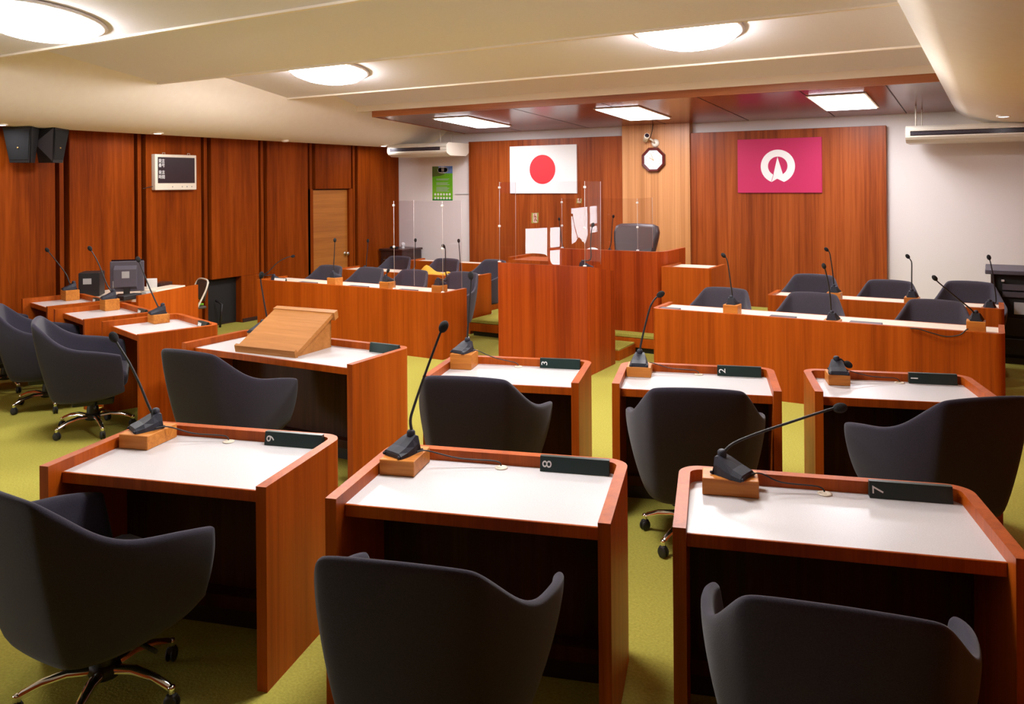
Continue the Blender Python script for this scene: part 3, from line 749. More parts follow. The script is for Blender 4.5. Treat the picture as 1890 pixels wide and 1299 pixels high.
for x, y, r_, l in ((-7.412, 7.64, 179, 'first armchair from the left behind the left front bench'), (-6.742, 7.66, 181, 'second armchair from the left behind the left front bench'),
                    (-6.072, 7.68, 182, 'third armchair behind the left front bench, behind the acrylic screen'), (-5.395, 7.74, 180, 'rightmost armchair behind the left front bench'),
                    (-7.43, 9.10, 180, 'bluish grey armchair behind the left second bench, before the dark cabinet'), (-6.58, 9.10, 182, 'armchair behind the left second bench beside the yellow cloth'),
                    (-5.93, 9.24, 172, 'rightmost armchair behind the left second bench, next to the podium'),
                    (-2.265, 7.64, 178, 'first armchair behind the right front bench, below the clerk desk'), (-1.44, 7.65, 180, 'second armchair behind the right front bench, centred below the crimson flag'),
                    (-.44, 7.64, 178, 'third armchair behind the right front bench, at its right end'),
                    (-1.72, 9.24, 180, 'first armchair behind the right second bench, against the teak panel'), (-.93, 9.02, 179, 'middle armchair behind the right second bench'),
                    (-.215, 9.26, 178, 'last armchair behind the right second bench, beside the equipment rack')):
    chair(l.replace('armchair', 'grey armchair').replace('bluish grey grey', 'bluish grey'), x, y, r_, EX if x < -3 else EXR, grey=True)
# president's high chair: padded trapezoid back, seat, arms
a = at(1127, 425, 1.2)
T = thing('president_chair', 'large brown-black leather chair behind the president desk', 'armchair', (-3.93, 9.45, DZ), pi)
P = [(-.295, .95), (-.302, 1.03), (-.28, 1.105), (-.22, 1.13), (0, 1.138), (.22, 1.13), (.28, 1.105), (.302, 1.03), (.295, .95), (.25, .70), (.21, .46), (-.21, .46), (-.25, .70)]
s = MB()
rows = []
for yy, k in ((-.30, .9), (-.28, .98), (-.22, 1.0), (-.18, .97), (-.165, .88)):
    rows.append([(x * k, yy - (z - .46) * .22, .76 + (z - .76) * k) for x, z in P])
s.grid(rows, closed=True); s.face(rows[0][::-1]); s.face(rows[-1]); s.obj('backrest', 'leather', T)
s = MB().box(-.28, .28, -.22, .30, .38, .50, .05, 3); s.obj('seat_cushion', 'leather', T)
for sx in (-1, 1): MB().tube([(sx * .31, -.22, .66), (sx * .33, -.05, .68), (sx * .33, .15, .66), (sx * .31, .2, .5), (sx * .25, .12, .42)], .028, 8).obj('armrest', 'leather', T)
MB().lathe([(.03, .1), (.03, .38)], 14).obj('column', 'plastic', T)
for k in range(5):
    a_ = 2 * pi * k / 5; MB().tube([(.03 * cos(a_), .03 * sin(a_), .12), (.3 * cos(a_), .3 * sin(a_), .07)], .018, 8).ball((.3 * cos(a_), .3 * sin(a_), .03), .03).obj('base_leg', 'plastic', T)
# ------------------------------------------------------------------ microphones of the executive benches
def on_y(px, Y): return aty(px, 500, Y).x
ZW = ZB - .022
def emic(label, blabel, px, Y, neck, bh=0, bw=.13, z=ZW, head=(.018, .026), rot=pi):
    x = on_y(px, Y)
    if bh: block(blabel, (x, Y), 0, bw, .13, bh - .001, z + .001, 'wooden microphone blocks')
    mic(label, (x, Y, z + bh + .001), rot, neck, 'gooseneck microphones', head=head, sc=.95)
emic('gooseneck microphone at the far left end of the left front bench, bent right', '', 509, 7.20, [(487, 508), (497, 500), (513, 484), (530, 475), (540, 473)])
emic('tall gooseneck microphone on the left front bench, in front of the tan door', 'wooden microphone block on left front bench, leftmost', 618, 7.16, [(617.5, 506), (616, 490), (617, 470), (618, 444)], .095)
emic('low gooseneck microphone on the left front bench, at the screen left edge', 'wooden microphone block on left front bench, at the screen left edge', 715, 7.16, [(714, 511), (714, 504), (716, 500)], .09)
emic('gooseneck microphone on the left front bench, inside the acrylic screen', 'wooden microphone block on left front bench, at its right end', 811, 7.16, [(824, 517), (822.5, 500), (822, 461), (821, 458), (819, 455)], .09, bw=.12)
emic('gooseneck microphone on the left second bench, against the red panel', '', 676, 8.55, [(676, 492), (676, 484), (678, 462), (679, 445)], z=ZW)
emic('gooseneck microphone on the left second bench, against the pale wall, left one', '', 766, 8.55, [(766, 490), (766, 478), (766.7, 444)], z=ZW)
emic('gooseneck microphone on the left second bench, right of the yellow cloth', '', 853, 8.55, [(850, 500), (848.5, 469), (846.6, 445)], z=ZW)
emic('gooseneck microphone on the right front bench, leftmost', 'wooden microphone block on the right front bench, leftmost', 1351, 7.21, [(1353, 557), (1348.6, 523), (1344, 490), (1340.7, 477), (1336, 472)], .09)
emic('gooseneck microphone on the right front bench, middle', 'wooden microphone block on the right front bench, middle', 1536, 7.20, [(1534.5, 578), (1530.7, 534), (1524, 501), (1521, 492)], .02)
emic('gooseneck microphone on the right front bench, rightmost, leaning left', 'wooden microphone block on the right front bench, rightmost', 1801, 7.19, [(1800, 585), (1793.7, 572.5), (1766, 549.6), (1732.7, 521.6), (1726, 514)], .095)
emic('gooseneck microphone on the right second bench, leftmost', 'wooden microphone block on the right second bench, leftmost', 1540, 8.57, [(1539.6, 532), (1537, 504), (1533, 476), (1531, 466), (1526, 461)], .075)
emic('gooseneck microphone on the right second bench, middle, crooked at the top', 'wooden microphone block on the right second bench, middle', 1683, 8.57, [(1682.7, 539.4), (1682.7, 510), (1682.7, 486), (1680, 479), (1676, 474)], .07)
emic('gooseneck microphone on the right second bench, beside the equipment rack', 'wooden microphone block on the right second bench, rightmost', 1826, 8.57, [(1838, 557), (1834, 516.6), (1829, 488), (1825.5, 476)], .012)
# hanging cable over the front of the right bench
c = [aty(px, py, Y) for px, py, Y in ((1680, 606, 7.072), (1695, 607, 7.068), (1725, 616, 7.062), (1748, 621, 7.062), (1771, 618, 7.062), (1783, 609, 7.066), (1787, 607, 7.072))]
tag(MB().tube(smooth_path(c), .0045, 6).obj('cable', 'plastic'), 'thin black cable drooping over the right front bench', 'cable')
# podium microphone
x = on_y(1080, PY + .02) - .115; T = MB().box(-.09, .09, -.07, .07, 0, .03, .003, 1).obj('microphone_block', 'block_wood', None, (x, PY + .27, ZP - .075), (0, 0, 0)); tag(T, 'thin wooden microphone block on the sloped podium top', 'wooden block', 'wooden microphone blocks')
mic('gooseneck microphone on the podium, behind the acrylic screen', (x, PY + .26, ZP - .044), R(160), [(1090, 478), (1090, 450), (1092, 424), (1094, 416)], 'gooseneck microphones', head=(.017, .024))
zt = DZ + .833
for px, nk, l in ((1041, [(1036, 440), (1033, 415), (1032, 405)], 'gooseneck microphone at the left of the president desk'), (1127, [(1128, 446), (1130, 416), (1131, 406), (1132, 400)], 'gooseneck microphone beside the president chair')):
    mic(l, (on_y(px, 8.75), 8.75, zt), pi, nk, 'gooseneck microphones', head=(.015, .02), sc=.8, r=.0045)

# ------------------------------------------------------------------ acrylic screens
def screen(label, x0, x1, y, z0, z1, wl, wr, sl=.0, sr=.0, hz=(.1, .55)):
    """front pane x0..x1 at y, wings of depth wl / wr going back, with bright edges, clips and hinges"""
    T = thing('acrylic_screen', label, 'screen', (x0, y, z0), 0, 'clear acrylic screens'); w = x1 - x0; h = z1 - z0; t = .004
    MB().box(0, w, 0, t, .004, h).obj('front_pane', 'acrylic', T)
    e = MB(); 
    def strip(a, b_, r=.0022): e.tube([a, b_], r, 6)
    strip((0, .002, 0), (0, .002, h)); strip((w, .002, 0), (w, .002, h))
    for d, xx, sp in ((wl, 0, -sl), (wr, w, sr)):
        if not d: continue
        q = MB().prism([(xx, t), (xx + .004, t), (xx + sp + .004, d), (xx + sp, d)], .004, h); q.obj('side_pane', 'acrylic', T)
        strip((xx + sp, d, 0), (xx + sp, d, h), .0018)
    e.obj('pane_edge', 'acrylic_edge', T)
    for xx in (0, w):
        for k in hz: MB().box(xx - .012, xx + .012, -.010, .010, h * (1 - k) - .011, h * (1 - k) + .011, .004, 1).obj('hinge', 'white', T)
        MB().box(xx - .014, xx + .014, -.014, .014, 0, .012, .003, 1).obj('foot_clip', 'white', T)
    return T
ys = PY + .02
sp_ = screen('clear acrylic three panel screen standing on the podium', on_y(922, ys), on_y(1080, ys), ys, ZP + .001, aty(1000, 335, ys).z, .36, .30, .02, .03, (.07, .55))
sp_.rotation_euler = (-.0125, 0, -.0075)
yl = 7.075
screen('clear acrylic screen on the left front bench', on_y(727.5, yl), on_y(817, yl), yl, ZB + .001, aty(770, 371, yl).z, .36, .36, 0, 0, (.05, .52))
yp = 8.545
pp_ = screen('clear acrylic screen on the president desk', on_y(1038, yp), on_y(1177, yp), yp, DZ + .896, aty(1100, 366, yp).z, .0, .42, 0, .02, (.08, .55))

pp_.rotation_euler = (.008, 0, .005)
# ------------------------------------------------------------------ things on benches
def strip(label, px0_, px1_, Y0, Y1, name='name_plate', m='grey_plastic', z=ZW, h=.02, cat='name plate', group='dark name plates lying on the benches'):
    x0, x1 = on_y(px0_, Y0), on_y(px1_, Y0)
    T = MB().box(x0, x1, Y0, Y1, 0, h, .002, 1).obj(name, m, None, (0, 0, z)); return tag(T, label, cat, group)
strip('dark name plate lying on left front bench, left of the first block', 549, 578, 7.09, 7.17); strip('dark name plate lying on left front bench, between two blocks', 640, 673, 7.09, 7.17)
strip('dark name plate lying on left front bench, below the acrylic screen', 733, 764, 7.09, 7.17); strip('dark name plate lying at the left end of the right front bench', 1216, 1250, 7.135, 7.23)
strip('dark name plate lying on right front bench, before the middle armchair', 1418, 1466, 7.135, 7.23); strip('dark name plate lying on right front bench, right of the middle block', 1566, 1626, 7.135, 7.23)
x = on_y(517, 7.13); T = thing('upright_name_card', 'white and green name card at the left end of the left front bench', 'name card', (x, 7.12, ZW))
MB().prism([(0, 0), (.03, 0), (.015, .05)], -.1, .1, Mx).obj('card_body', 'green', T); MB().face([(-.095, .0015, .008), (.095, .0015, .008), (.095, .0125, .044), (-.095, .0125, .044)]).obj('card_face', 'paper', T, (0, -.003, 0))
# yellow wrapping cloth on the left second bench
x0 = on_y(778, 8.60)
def cloth(label, x0, x1, Y, pk, z, d=.22):
    rows = []
    n = 18
    for j in range(9):
        v = j / 8; row = []
        for i in range(n + 1):
            u = i / n; base = 0
            for (c_, s_, a_) in pk: base += a_ * exp(-((u - c_) / s_) ** 2)
            row.append((x0 + (x1 - x0) * u, Y + d * (v - .5) * (1 - .25 * abs(u - .4)), z + .004 + base * (sin(pi * v) ** .7) + .003 * sin(u * 23 + v * 9)))
        rows.append(row)
    T = MB().grid(rows).obj('wrapping_cloth', 'yellow'); s = T.modifiers.new('thickness', 'SOLIDIFY'); s.thickness = .006; s.offset = 1
    return tag(T, label, 'cloth', 'yellow wrapping cloths')
cloth('rumpled yellow cloth on the left second bench', on_y(779, 8.62), on_y(829, 8.62), 8.62, [(.17, .16, .105), (.45, .2, .03), (.92, .12, .04)], ZW)
cloth('small flat yellow cloth on the right second bench', on_y(1733, 8.66), on_y(1757, 8.66), 8.66, [(.3, .25, .03), (.7, .2, .02)], ZW, .15)
# on the president desk
T = MB().lathe([(.055, 0), (.062, .01), (.06, .035), (.045, .055), (.02, .066), (.003, .068)], 20).obj('white_dome', 'white', None, (on_y(1094, 8.72), 8.72, zt)); tag(T, 'white dome shaped object on the president desk', 'dome'); T.scale = (1.3, 1, 1)
T = MB().box(-.09, .09, -.07, .07, 0, .012, .002, 1).obj('paper_stack', 'yellow', None, (on_y(1155, 8.68), 8.68, zt)); tag(T, 'flat orange folder on the president desk', 'folder')

# ------------------------------------------------------------------ back wall things
def board(name, label, cat, x0, x1, z0, z1, y, m, t=.025):
    T = thing(name, label, cat, ((x0 + x1) / 2, y, (z0 + z1) / 2)); w, h = x1 - x0, z1 - z0
    MB().box(-w / 2, w / 2, -t, 0, -h / 2, h / 2, .002, 1).obj('board', m, T); return T, w, h, -t
T, w, h, yy = board('flag_board', 'white board with a red disc on the back panel', 'flag', -6.503, -5.345, 1.706, 2.44, 11.0, 'flag_white')
MB().lathe([(.223, 0), (.223, .002)], 64, Matrix.Translation((0, yy, 0)) @ RX90).obj('red_disc', 'flag_red', T)
for o in T.children:
    if o.name.startswith('red'): o.data.polygons.foreach_set('use_smooth', [False] * len(o.data.polygons))
T, w, h, yy = board('flag_board', 'crimson board with a white ring emblem on the back panel', 'flag', -2.946, -1.873, 1.711, 2.424, 11.0, 'flag_crimson')
u = h / 101.0    # metres per photo pixel of the board height
ro, ri = 31.0 * u, 17.6 * u; cz = 4.0 * u * 0
ex, ez = -.012, -.01
def plate(poly, y, m, nm, t=.0015):
    s = MB(); s.prism([(ex + a, ez + c_) for a, c_ in poly], 0, t, Matrix.Translation((0, y, 0)) @ RX90); return s.obj(nm, m, T)
N_ = 72
# ring with the bottom notch cut straight out of its outline
outer = []
for k in range(N_ + 1):
    a_ = R(-111 + (360 - 42) * -k / N_ - 0) if False else R(-69 + (318) * k / N_)
    outer.append((ro * cos(a_), ro * sin(a_)))
outer.append((-.04 * ro, -ro * .74))
plate(outer, yy, 'flag_white', 'emblem_ring')
plate([(ri * cos(2 * pi * k / 48), ri * sin(2 * pi * k / 48) + .03 * ri) for k in range(48)], yy - .0016, 'flag_crimson', 'emblem_hole')
plate([(-.02 * ri, ri * 1.02), (-.44 * ri, -.86 * ri), (-.3 * ri, -.98 * ri), (.42 * ri, -.98 * ri), (.52 * ri, -.80 * ri)], yy - .0032, 'flag_white', 'emblem_spire')
plate([(-.44 * ri, -.80 * ri), (-.40 * ri, -.80 * ri), (-.64 * ri, -1.62 * ri), (-.68 * ri, -1.60 * ri)], yy - .0034, 'flag_crimson', 'emblem_slit')
# octagonal clock
T = thing('wall_clock', 'octagonal mahogany wall clock on the pale pilaster', 'clock', (-4.125, 10.97, 2.180)); r8 = .172
def oct_(r): return [(r / cos(pi / 8) * cos(pi / 8 + k * pi / 4), r / cos(pi / 8) * sin(pi / 8 + k * pi / 4)) for k in range(8)]
s = MB(); rows = []
for r, y in ((r8, 0), (r8, .035), (r8 * .93, .055), (r8 * .80, .05), (r8 * .77, .03)): rows.append([(a_, -y, c_) for a_, c_ in oct_(r)])
s.grid(rows, closed=True, smooth=False); s.face(rows[0]); s.obj('clock_frame', 'clock_wood', T)
MB().prism(oct_(r8 * .775), .026, .031, RX90).obj('dial', 'white', T)
s = MB()
for k in range(12):
    a_ = k * pi / 6; s.box(-.003, .003, -.0325, -.031, .095, .112, m=Matrix.Rotation(a_, 4, 'Y'))
s.obj('hour_mark', 'gold', T)
MB().box(-.004, .004, -.035, -.033, -.01, .065, m=Matrix.Rotation(R(-62), 4, 'Y')).obj('hour_hand', 'gold', T)
MB().box(-.003, .003, -.037, -.035, -.012, .095, m=Matrix.Rotation(R(-20), 4, 'Y')).ball((0, -.036, 0), .008).obj('minute_hand', 'gold', T)
# security camera above the clock
T = thing('security_camera', 'small cream security camera above the octagonal clock', 'camera', (-4.10, 10.97, 2.415))
MB().lathe([(.058, 0), (.058, .012), (.045, .03), (.03, .036), (.01, .038)], 22, RX90).obj('wall_mount', 'cream_plastic', T)
m_ = Matrix.Translation((-.075, -.16, .075)) @ Matrix.Rotation(R(28), 4, 'Z') @ Matrix.Rotation(R(-18), 4, 'X') @ RX90
MB().lathe([(.030, -.11), (.036, -.10), (.038, .0), (.038, .07), (.034, .075)], 20, m_).obj('camera_body', 'cream_plastic', T)
MB().lathe([(.030, .068), (.030, .078), (.02, .082)], 18, m_).obj('lens_window', 'screen_black', T)
MB().tube([(0, -.03, 0), (-.02, -.09, .04), (-.045, -.11, .06)], .014, 8).obj('arm', 'cream_plastic', T)
MB().tube([(-.04, -.1, .08), (-.03, -.06, .16), (-.03, -.02, .26)], .006, 6).obj('cable', 'plastic', T)
# poster
x0, x1, z0, z1 = -8.085, -7.675, 1.589, 2.158
T = thing('poster', 'green and blue poster with pale text on the pale back wall', 'poster', ((x0 + x1) / 2, 11.1, (z0 + z1) / 2)); w, h = x1 - x0, z1 - z0
MB().box(-w / 2, w / 2, -.003, 0, -h / 2, h / 2).obj('sheet', 'poster_green', T)
s = MB(); s.mi = 0; s.box(-w / 2, w / 2, -.0036, -.003, h * .29, h / 2)
s.mi = 1; s.prism([(-w / 2, h * .5), (-w * .5, h * .20), (-w * .1, h * .22), (w * .12, h * .27), (-w * .1, h * .42), (-w * .22, h * .5)], .0036, .0042, RX90); s.obj('sky_picture', ['poster_blue', 'poster_hill'], T)
s = MB(); 
for k in range(14):
    a_ = 2 * pi * k / 14; s.lathe([(.03, 0), (.03, .0012)], 10, Matrix.Translation((.075 * cos(a_) + .01, -.0042, .39 * h + .026 * sin(a_))) @ RX90)
s.obj('title_patch', 'flag_white', T)
s = MB()
for k, (zc, n) in enumerate(((.13, 2), (.02, 3), (-.11, 5))):
    for j in range(n): s.box(-w * .3, w * (.34 - .05 * ((k + j) % 3)), -.0038, -.003, h * zc - j * .017 - .0035, h * zc - j * .017 + .0035)
s.obj('text_lines', 'label_grey', T)
s = MB()
for r in range(2):
    for k in range(6): s.lathe([(.02, 0), (.02, .001)], 12, Matrix.Translation((-w * .36 + k * w * .144, -.003, -h * (.32 + .11 * r))) @ RX90)
s.obj('portrait_row', 'flag_white', T)
MB().box(-w / 2, w / 2, -.0034, -.003, -h / 2, -h * .46).obj('bottom_band', 'poster_dkgreen', T)
# wall seam / small shelf bracket right of the poster
T = MB().box(-7.62, -7.29, 11.085, 11.1, 1.69, 1.70).obj('picture_rail', 'label_grey'); tag(T, 'thin grey rail on the pale wall right of the poster', 'rail')
# ceiling hung air conditioners
def aircon(label, x0, x1, yf, zb, zt_, rods, d=.62):
    T = thing('air_conditioner', label, 'air conditioner', (x0, yf, zb), 0, 'ceiling hung air conditioners'); w = x1 - x0; h = zt_ - zb
    P = [(.10, 0), (.02, .035), (0, .06), (0, h * .40), (.03, h * .42), (.03, h * .66), (0, h * .68), (0, h - .045), (.02, h - .02), (.06, h), (d, h), (d, .05), (d - .08, 0)]
    s = MB(); s.prism(P, 0, w, Mx); s.obj('casing', 'cream_plastic', T)
    s = MB(); s.box(.05, w - .12, .004, .031, h * .43, h * .65).obj('air_slot', 'screen_black', T)
    s = MB()
    for z in (h * .49, h * .57): s.box(.05, w - .12, -.001, .012, z, z + .006)
    s.obj('louvre', 'grey_plastic', T)
    s = MB(); s.prism([(-.002, h * .42), (-.002, h * .66), (d, h * .60), (d, h * .52)], w - .12, w + .001, Mx); s.box(.0, .05, -.002, .03, h * .40, h * .68); s.obj('end_cap', 'cream_plastic', T)
    for xx, yy_ in rods: MB().tube([(xx, yy_, h), (xx, yy_, 2.72 - zb)], .008, 8).obj('hanging_rod', 'cream_metal', T)
    return T
ya = 10.28
aircon('cream ceiling hung air conditioner in the back left corner, over the poster', aty(715, 280, ya).x, aty(824, 280, ya).x, ya, aty(770, 288, ya).z, aty(800, 263, ya).z, ((.9, .2), (.9, .5)))
ya = 10.25
aircon('cream ceiling hung air conditioner at the right, over the pale wall', aty(1671, 245, ya).x, XR - .03, ya, aty(1760, 261, ya).z, aty(1760, 229, ya).z, ((.10, .12), (.14, .45)))

# dark cabinet in the back left corner
T = thing('dark_cabinet', 'dark brown wooden cabinet in the back left corner', 'cabinet', (-8.74, 10.52, 0)); w, d = .44, .54
MB().box(0, w, .02, d, 0, .77, .003, 1).obj('carcass', 'dark_wood', T); MB().box(-.02, w + .03, -.01, d, .77, .80, .004, 1).obj('cabinet_top', 'dark_wood', T)
MB().box(.05, w - .05, .0, .022, .50, .68, .004, 1).obj('drawer_front', 'inner_wood', T); s = MB()
for z in (.54, .58, .62): s.box(.07, w - .07, -.004, .003, z, z + .012)
s.obj('grille_slat', 'grey_plastic', T); MB().box(.05, w - .05, .0, .022, .06, .47, .004, 1).obj('cabinet_door', 'inner_wood', T)
T = MB().lathe([(.03, 0), (.034, .01), (.02, .03), (.034, .05), (.034, .08), (.02, .1), (.004, .104)], 16).obj('white_ornament', 'white', None, (-8.42, 10.72, .801)); tag(T, 'small white ornament on top of the dark cabinet', 'ornament')
T = MB().box(-.07, .07, -.03, .03, 0, .035, .01, 2).obj('dark_holder', 'plastic', None, (-8.56, 10.66, .801)); tag(T, 'small dark holder on the dark cabinet beside the white ornament', 'holder')
# equipment rack at the right
T = thing('equipment_rack', 'dark equipment rack against the back wall at the right edge', 'rack', (-.02, 9.62, 0)); w, d, h = .57, .62, .90
MB().box(0, .03, 0, d, .06, h).box(w - .03, w, 0, d, .06, h).obj('side_panel', 'dark_wood', T); MB().box(-.05, w, -.04, d, h, h + .045, .006, 1).obj('rack_top', 'grey_plastic', T)
MB().box(.03, w - .03, .05, d, .06, h).obj('rack_interior', 'black', T); MB().box(0, w, .02, d, 0, .06).obj('plinth', 'plinth', T)
MB().box(.10, w - .05, .015, .06, .74, .80, .003, 1).box(.10, w - .05, .015, .06, .67, .725, .003, 1).obj('audio_unit', 'grey_plastic', T)
MB().box(.20, .46, .025, .06, .50, .62, .003, 1).obj('label_plate', 'label_grey', T)
MB().box(.10, w - .05, .03, .06, .28, .46, .003, 1).box(.10, w - .05, .03, .06, .09, .25, .003, 1).obj('drawer_unit', 'plastic', T)
MB().box(.09, .12, .0, .03, .825, .845, .004, 1).obj('indicator', 'white', T)

# ------------------------------------------------------------------ left wall things
# display board
y0, y1, z0, z1 = 6.31, 6.905, 1.812, 2.25
T = thing('display_board', 'white framed dark display board on the red panelled left wall', 'display', (XL, y0, z0)); w, h = y1 - y0, z1 - z0
MB().box(0, .075, 0, w, 0, h, .008, 2).obj('case', 'cream_plastic', T)
MB().box(.07, .078, .035, w - .03, .085, h - .035).obj('dark_screen', 'screen_black', T)
RYZ = Matrix(((0, 0, 1, 0), (1, 0, 0, 0), (0, 1, 0, 0), (0, 0, 0, 1)))
for t_, zc in (('発言', h - .085), ('番号', h - .138), ('発言', h - .225), ('時間', h - .280)):
    text_obj(t_, .052, 'white', T, Matrix.Translation((.0785, .088, zc)) @ RYZ @ Matrix.Diagonal((.85, 1, 1, 1)), 'display_lettering')
s = MB()
for k in (.24, .38, .45, .52): s.lathe([(.006, 0), (.006, .004)], 10, Matrix.Translation((.075, k, .04)) @ Matrix.Rotation(pi / 2, 4, 'Y'))
s.obj('button', 'grey_plastic', T)
s = MB()
for k in (.12, .48): s.tube([(.05, k, h - .004), (.05, k, h + .02), (.05, k + .035, h + .02), (.05, k + .035, h - .004)], .004, 6)
s.obj('hanging_ring', 'steel', T)
MB().tube(smooth_path([(.03, .01, .05), (.01, -.05, .035), (.008, -.12, .02)]), .004, 6).obj('cable', 'plastic', T)
# loudspeakers under the cove
def speaker(label, p, rz, w0, w1, h, d, pale=None):
    T = thing('wall_speaker', label, 'loudspeaker', p, rz, 'black loudspeakers under the left cove')
    s = MB(); rows = [[(-w1 / 2, 0, 0), (w1 / 2, 0, 0), (w1 / 3.2, d * .8, 0), (-w1 / 3.2, d * .8, 0)], [(-w0 / 2, -.05, h), (w0 / 2, -.05, h), (w0 / 3, d, h), (-w0 / 3, d, h)]]
    s.grid(rows, closed=True, smooth=False); s.face(rows[0][::-1]); s.face(rows[1])
    bmesh.ops.bevel(s.b, geom=s.b.edges[:], offset=.012, segments=2, affect='EDGES'); s.obj('cabinet', 'plastic', T)
    s = MB(); s.face([(-w1 / 2 + .02, -.008, .03), (w1 / 2 - .02, -.008, .03), (w0 / 2 - .02, -.053, h - .03), (-w0 / 2 + .02, -.053, h - .03)]); s.obj('grille', 'foam', T)
    MB().ball((0, -.03, h * .42), .008).obj('badge', 'gold', T)
    MB().box(-.03, .03, d * .3, d * .3 + .06, h, h + .07).obj('bracket', 'plastic', T)
    if pale: s = MB(); s.face([(-w1 / 2 - .002, -.004, .012), (-w0 / 2 - .002, -.044, h - .012), ((-w1 / 3.2 - w0 / 3) / 2 - .006, d * .9, h * .55)]); s.obj('side_panel', pale, T)  # paler grey triangle laid over one side face
    return T
a = atx(36, 300, -8.52)
speaker('black loudspeaker under the left cove at the picture edge, facing the seats', (-8.52, a.y, a.z), R(32), .30, .22, .36, .20)
a = atx(98, 300, -8.50)
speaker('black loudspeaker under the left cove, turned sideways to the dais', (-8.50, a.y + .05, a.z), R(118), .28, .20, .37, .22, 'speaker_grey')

T = thing('exit_sign', 'green lit emergency exit sign with running figure on the rear left wall', 'sign', (XL, -1.3, 1.32))
MB().box(0, .03, -.16, .16, -.12, .12, .004, 1).obj('sign_case', 'white', T)
MB().box(.03, .034, -.15, .15, -.11, .11).obj('sign_face', 'exit_green', T)
s = MB(); s.box(.034, .036, -.085, .085, -.10, .10); s.obj('door_shape', 'exit_white', T)
s = MB(); s.ball((.037, .015, .068), (.003, .018, .018)); 
for p_ in ([(.037, .008, .045), (.037, -.012, -.005)], [(.037, -.012, -.005), (.037, .025, -.035), (.037, .02, -.08)], [(.037, -.012, -.005), (.037, -.03, -.045), (.037, -.062, -.06)], [(.037, .006, .04), (.037, .04, .02), (.037, .058, .035)], [(.037, .006, .04), (.037, -.03, .03), (.037, -.045, .0)]): s.tube(p_, .009, 6)
s.obj('running_figure', 'exit_dark', T)
# ------------------------------------------------------------------ staff corner by the left wall
A_, B_ = at(257, 544.5, .74), at(361.5, 525, .74)
ang = atan2(B_.y - A_.y, B_.x - A_.x); Ls = (B_ - A_).length
T = thing('staff_desk', 'wooden staff desk with monitor beside the left wall', 'desk', (B_.x, B_.y, 0), ang); Lt, Dt = .95, .9
MB().box(-Lt, 0, -.03, 0, 0, .74).obj('front_panel', 'desk_wood', T)
MB().box(-Lt, -.01, 0, Dt, .675, .70).obj('desk_top', 'ledge', T)
MB().box(-.035, 0, 0, Dt, 0, .675).obj('side_panel', 'desk_wood', T); MB().box(-Lt, -Lt + .035, 0, Dt, 0, .675).obj('side_panel', 'desk_wood', T)
def sd(u, v, z=.701): return Vector((B_.x + u * cos(ang) - v * sin(ang), B_.y + u * sin(ang) + v * cos(ang), z))
def near_px(px, v):
    # point on the desk top row v that projects to photo column px
    best = None
    for k in range(400):
        u = -Lt + Lt * k / 399; q = sd(u, v)
        x_ = q.x * cos(YAW) + q.y * sin(YAW); zc = depth(q); e = abs(CXP + F * x_ / zc - px)
        if best is None or e < best[0]: best = (e, q)
    return best[1]
q = near_px(233, .30)
vr = YAW + R(14)
T = thing('computer_monitor', 'grey computer monitor seen from behind on the staff desk', 'monitor', q, vr); dm = depth(q); pm = dm / F
w, h = 58 * pm, 56 * pm
s = MB(); s.box(-w / 2, w / 2, .0, .03, .045, .045 + h, .008, 2); s.obj('screen_housing', 'grey_plastic', T)
MB().box(-w / 2 + .01, w / 2 - .01, .029, .034, .08, .06 + h).obj('display_panel', 'screen_black', T)
MB().prism([(0, .0), (0, h * .78), (-.05, h * .66), (-.05, .1 * h)], -w * .36, w * .30, Matrix.Translation((0, 0, .07)) @ Mx).obj('rear_bulge', 'grey_plastic', T)
s = MB(); s.box(-w * .42, -w * .18, -.002, .001, .09, .07 + h * .28).box(-w * .12, w * .10, -.0525, -.049, .07 + h * .38, .07 + h * .60); s.obj('rear_label', 'label_grey', T)
MB().box(-.03, .03, -.03, -.002, .01, .12, .004, 1).box(-.11, .11, -.08, .09, 0, .015, .005, 1).obj('stand', 'plastic', T)
q = near_px(168, .72); T = thing('computer_tower', 'black computer tower with pale label left of the monitor', 'computer', q, vr); w = 35 * depth(q) / F
MB().box(-w / 2, w / 2, -.12, .12, 0, 43 * depth(q) / F, .006, 2).obj('case', 'plastic', T); MB().box(-w * .28, w * .12, -.122, -.119, .13, .19).obj('pale_label', 'label_grey', T)
q = near_px(279, .40); T = MB().box(-.055, .055, -.004, .004, 0, .125, .002, 1).box(-.03, .03, .0, .06, 0, .004).obj('white_card', 'paper', None, q, (0, 0, vr)); tag(T, 'white card standing on the staff desk right of the monitor', 'card')
q = near_px(300, .20); T = MB().box(-.24, .24, -.10, .10, 0, .035, .002, 1).obj('paper_stack', 'ledge', None, q, (0, 0, ang)); tag(T, 'low cream stack of papers on the staff desk', 'papers')
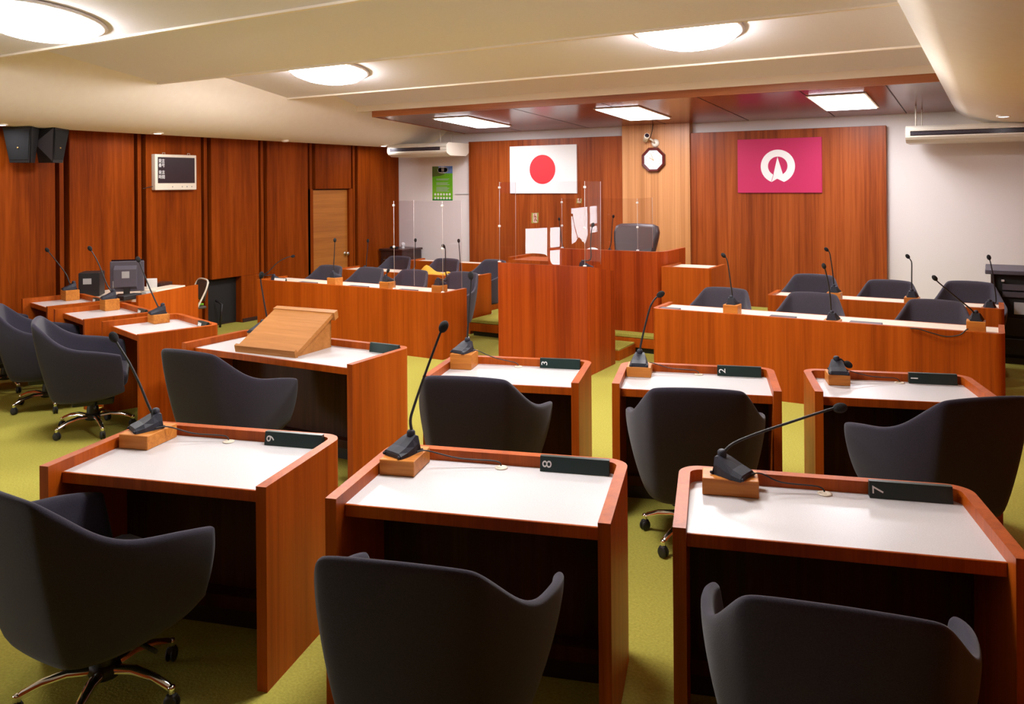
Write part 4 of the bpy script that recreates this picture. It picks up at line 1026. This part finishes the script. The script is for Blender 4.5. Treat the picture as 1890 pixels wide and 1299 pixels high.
q = near_px(336, .46); T = MB().box(-.10, .10, -.07, .07, 0, .055, .006, 1).obj('dark_case', 'dark_wood', None, q, (0, 0, ang)); tag(T, 'small dark brown case at the right end of the staff desk', 'case')
q = near_px(205, .085); T = MB().box(-.13, .13, -.05, .05, 0, .05, .008, 2).obj('black_device', 'plastic', None, q, (0, 0, ang)); tag(T, 'black device with cables in front of the monitor', 'device')
q = near_px(268, .07); T = MB().box(-.035, .035, -.03, .03, 0, .05, .004, 1).obj('small_pack', 'label_grey', None, q, (0, 0, ang)); tag(T, 'small grey pack on the staff desk below the monitor', 'pack')
# folding chair behind the staff desk
a = at(380, 596, 0); a = Vector((-8.40, 6.53, 0))
T = thing('folding_chair', 'cream framed folding chair with brown vinyl back by the left wall', 'chair', a, R(162)); T.scale = (.9, .9, .9)
for sx in (-1, 1):
    MB().tube(smooth_path([(sx * .21, .22, .0), (sx * .21, .02, .36), (sx * .21, -.12, .62), (sx * .20, -.17, .74), (sx * .14, -.19, .79), (0, -.192, .80)], 5), .012, 8).obj('frame_tube', 'cream_metal', T)
    MB().tube([(sx * .19, -.24, 0), (sx * .19, .0, .36), (sx * .19, .12, .44)], .011, 8).obj('leg', 'cream_metal', T)
s = MB(); s.grid([[(x, -.155 - .02 * cos(x * 6) - (z - .62) * .25, z) for x in (-.19, -.1, 0, .1, .19)] for z in (.52, .6, .7, .775)]); o = s.obj('backrest', 'brown_vinyl', T); q = o.modifiers.new('t', 'SOLIDIFY'); q.thickness = .025
MB().box(-.19, .19, -.16, .22, .42, .455, .012, 2).obj('seat', 'brown_vinyl', T)
T = MB().box(-.13, .13, -.1, .1, 0, .02, .003, 1).obj('green_magazine', 'poster_green', None, (a.x, a.y, .411), (0, 0, R(80))); tag(T, 'green and white magazine lying on the folding chair', 'magazine')
# dark stand leg beside the niche
T = MB().tube([(0, 0, 0), (.02, .02, .30), (-.10, .02, .34)], .014, 8).obj('stand_leg', 'plastic', None, at(406, 604, 0)); tag(T, 'thin black stand leg before the dark niche', 'stand')
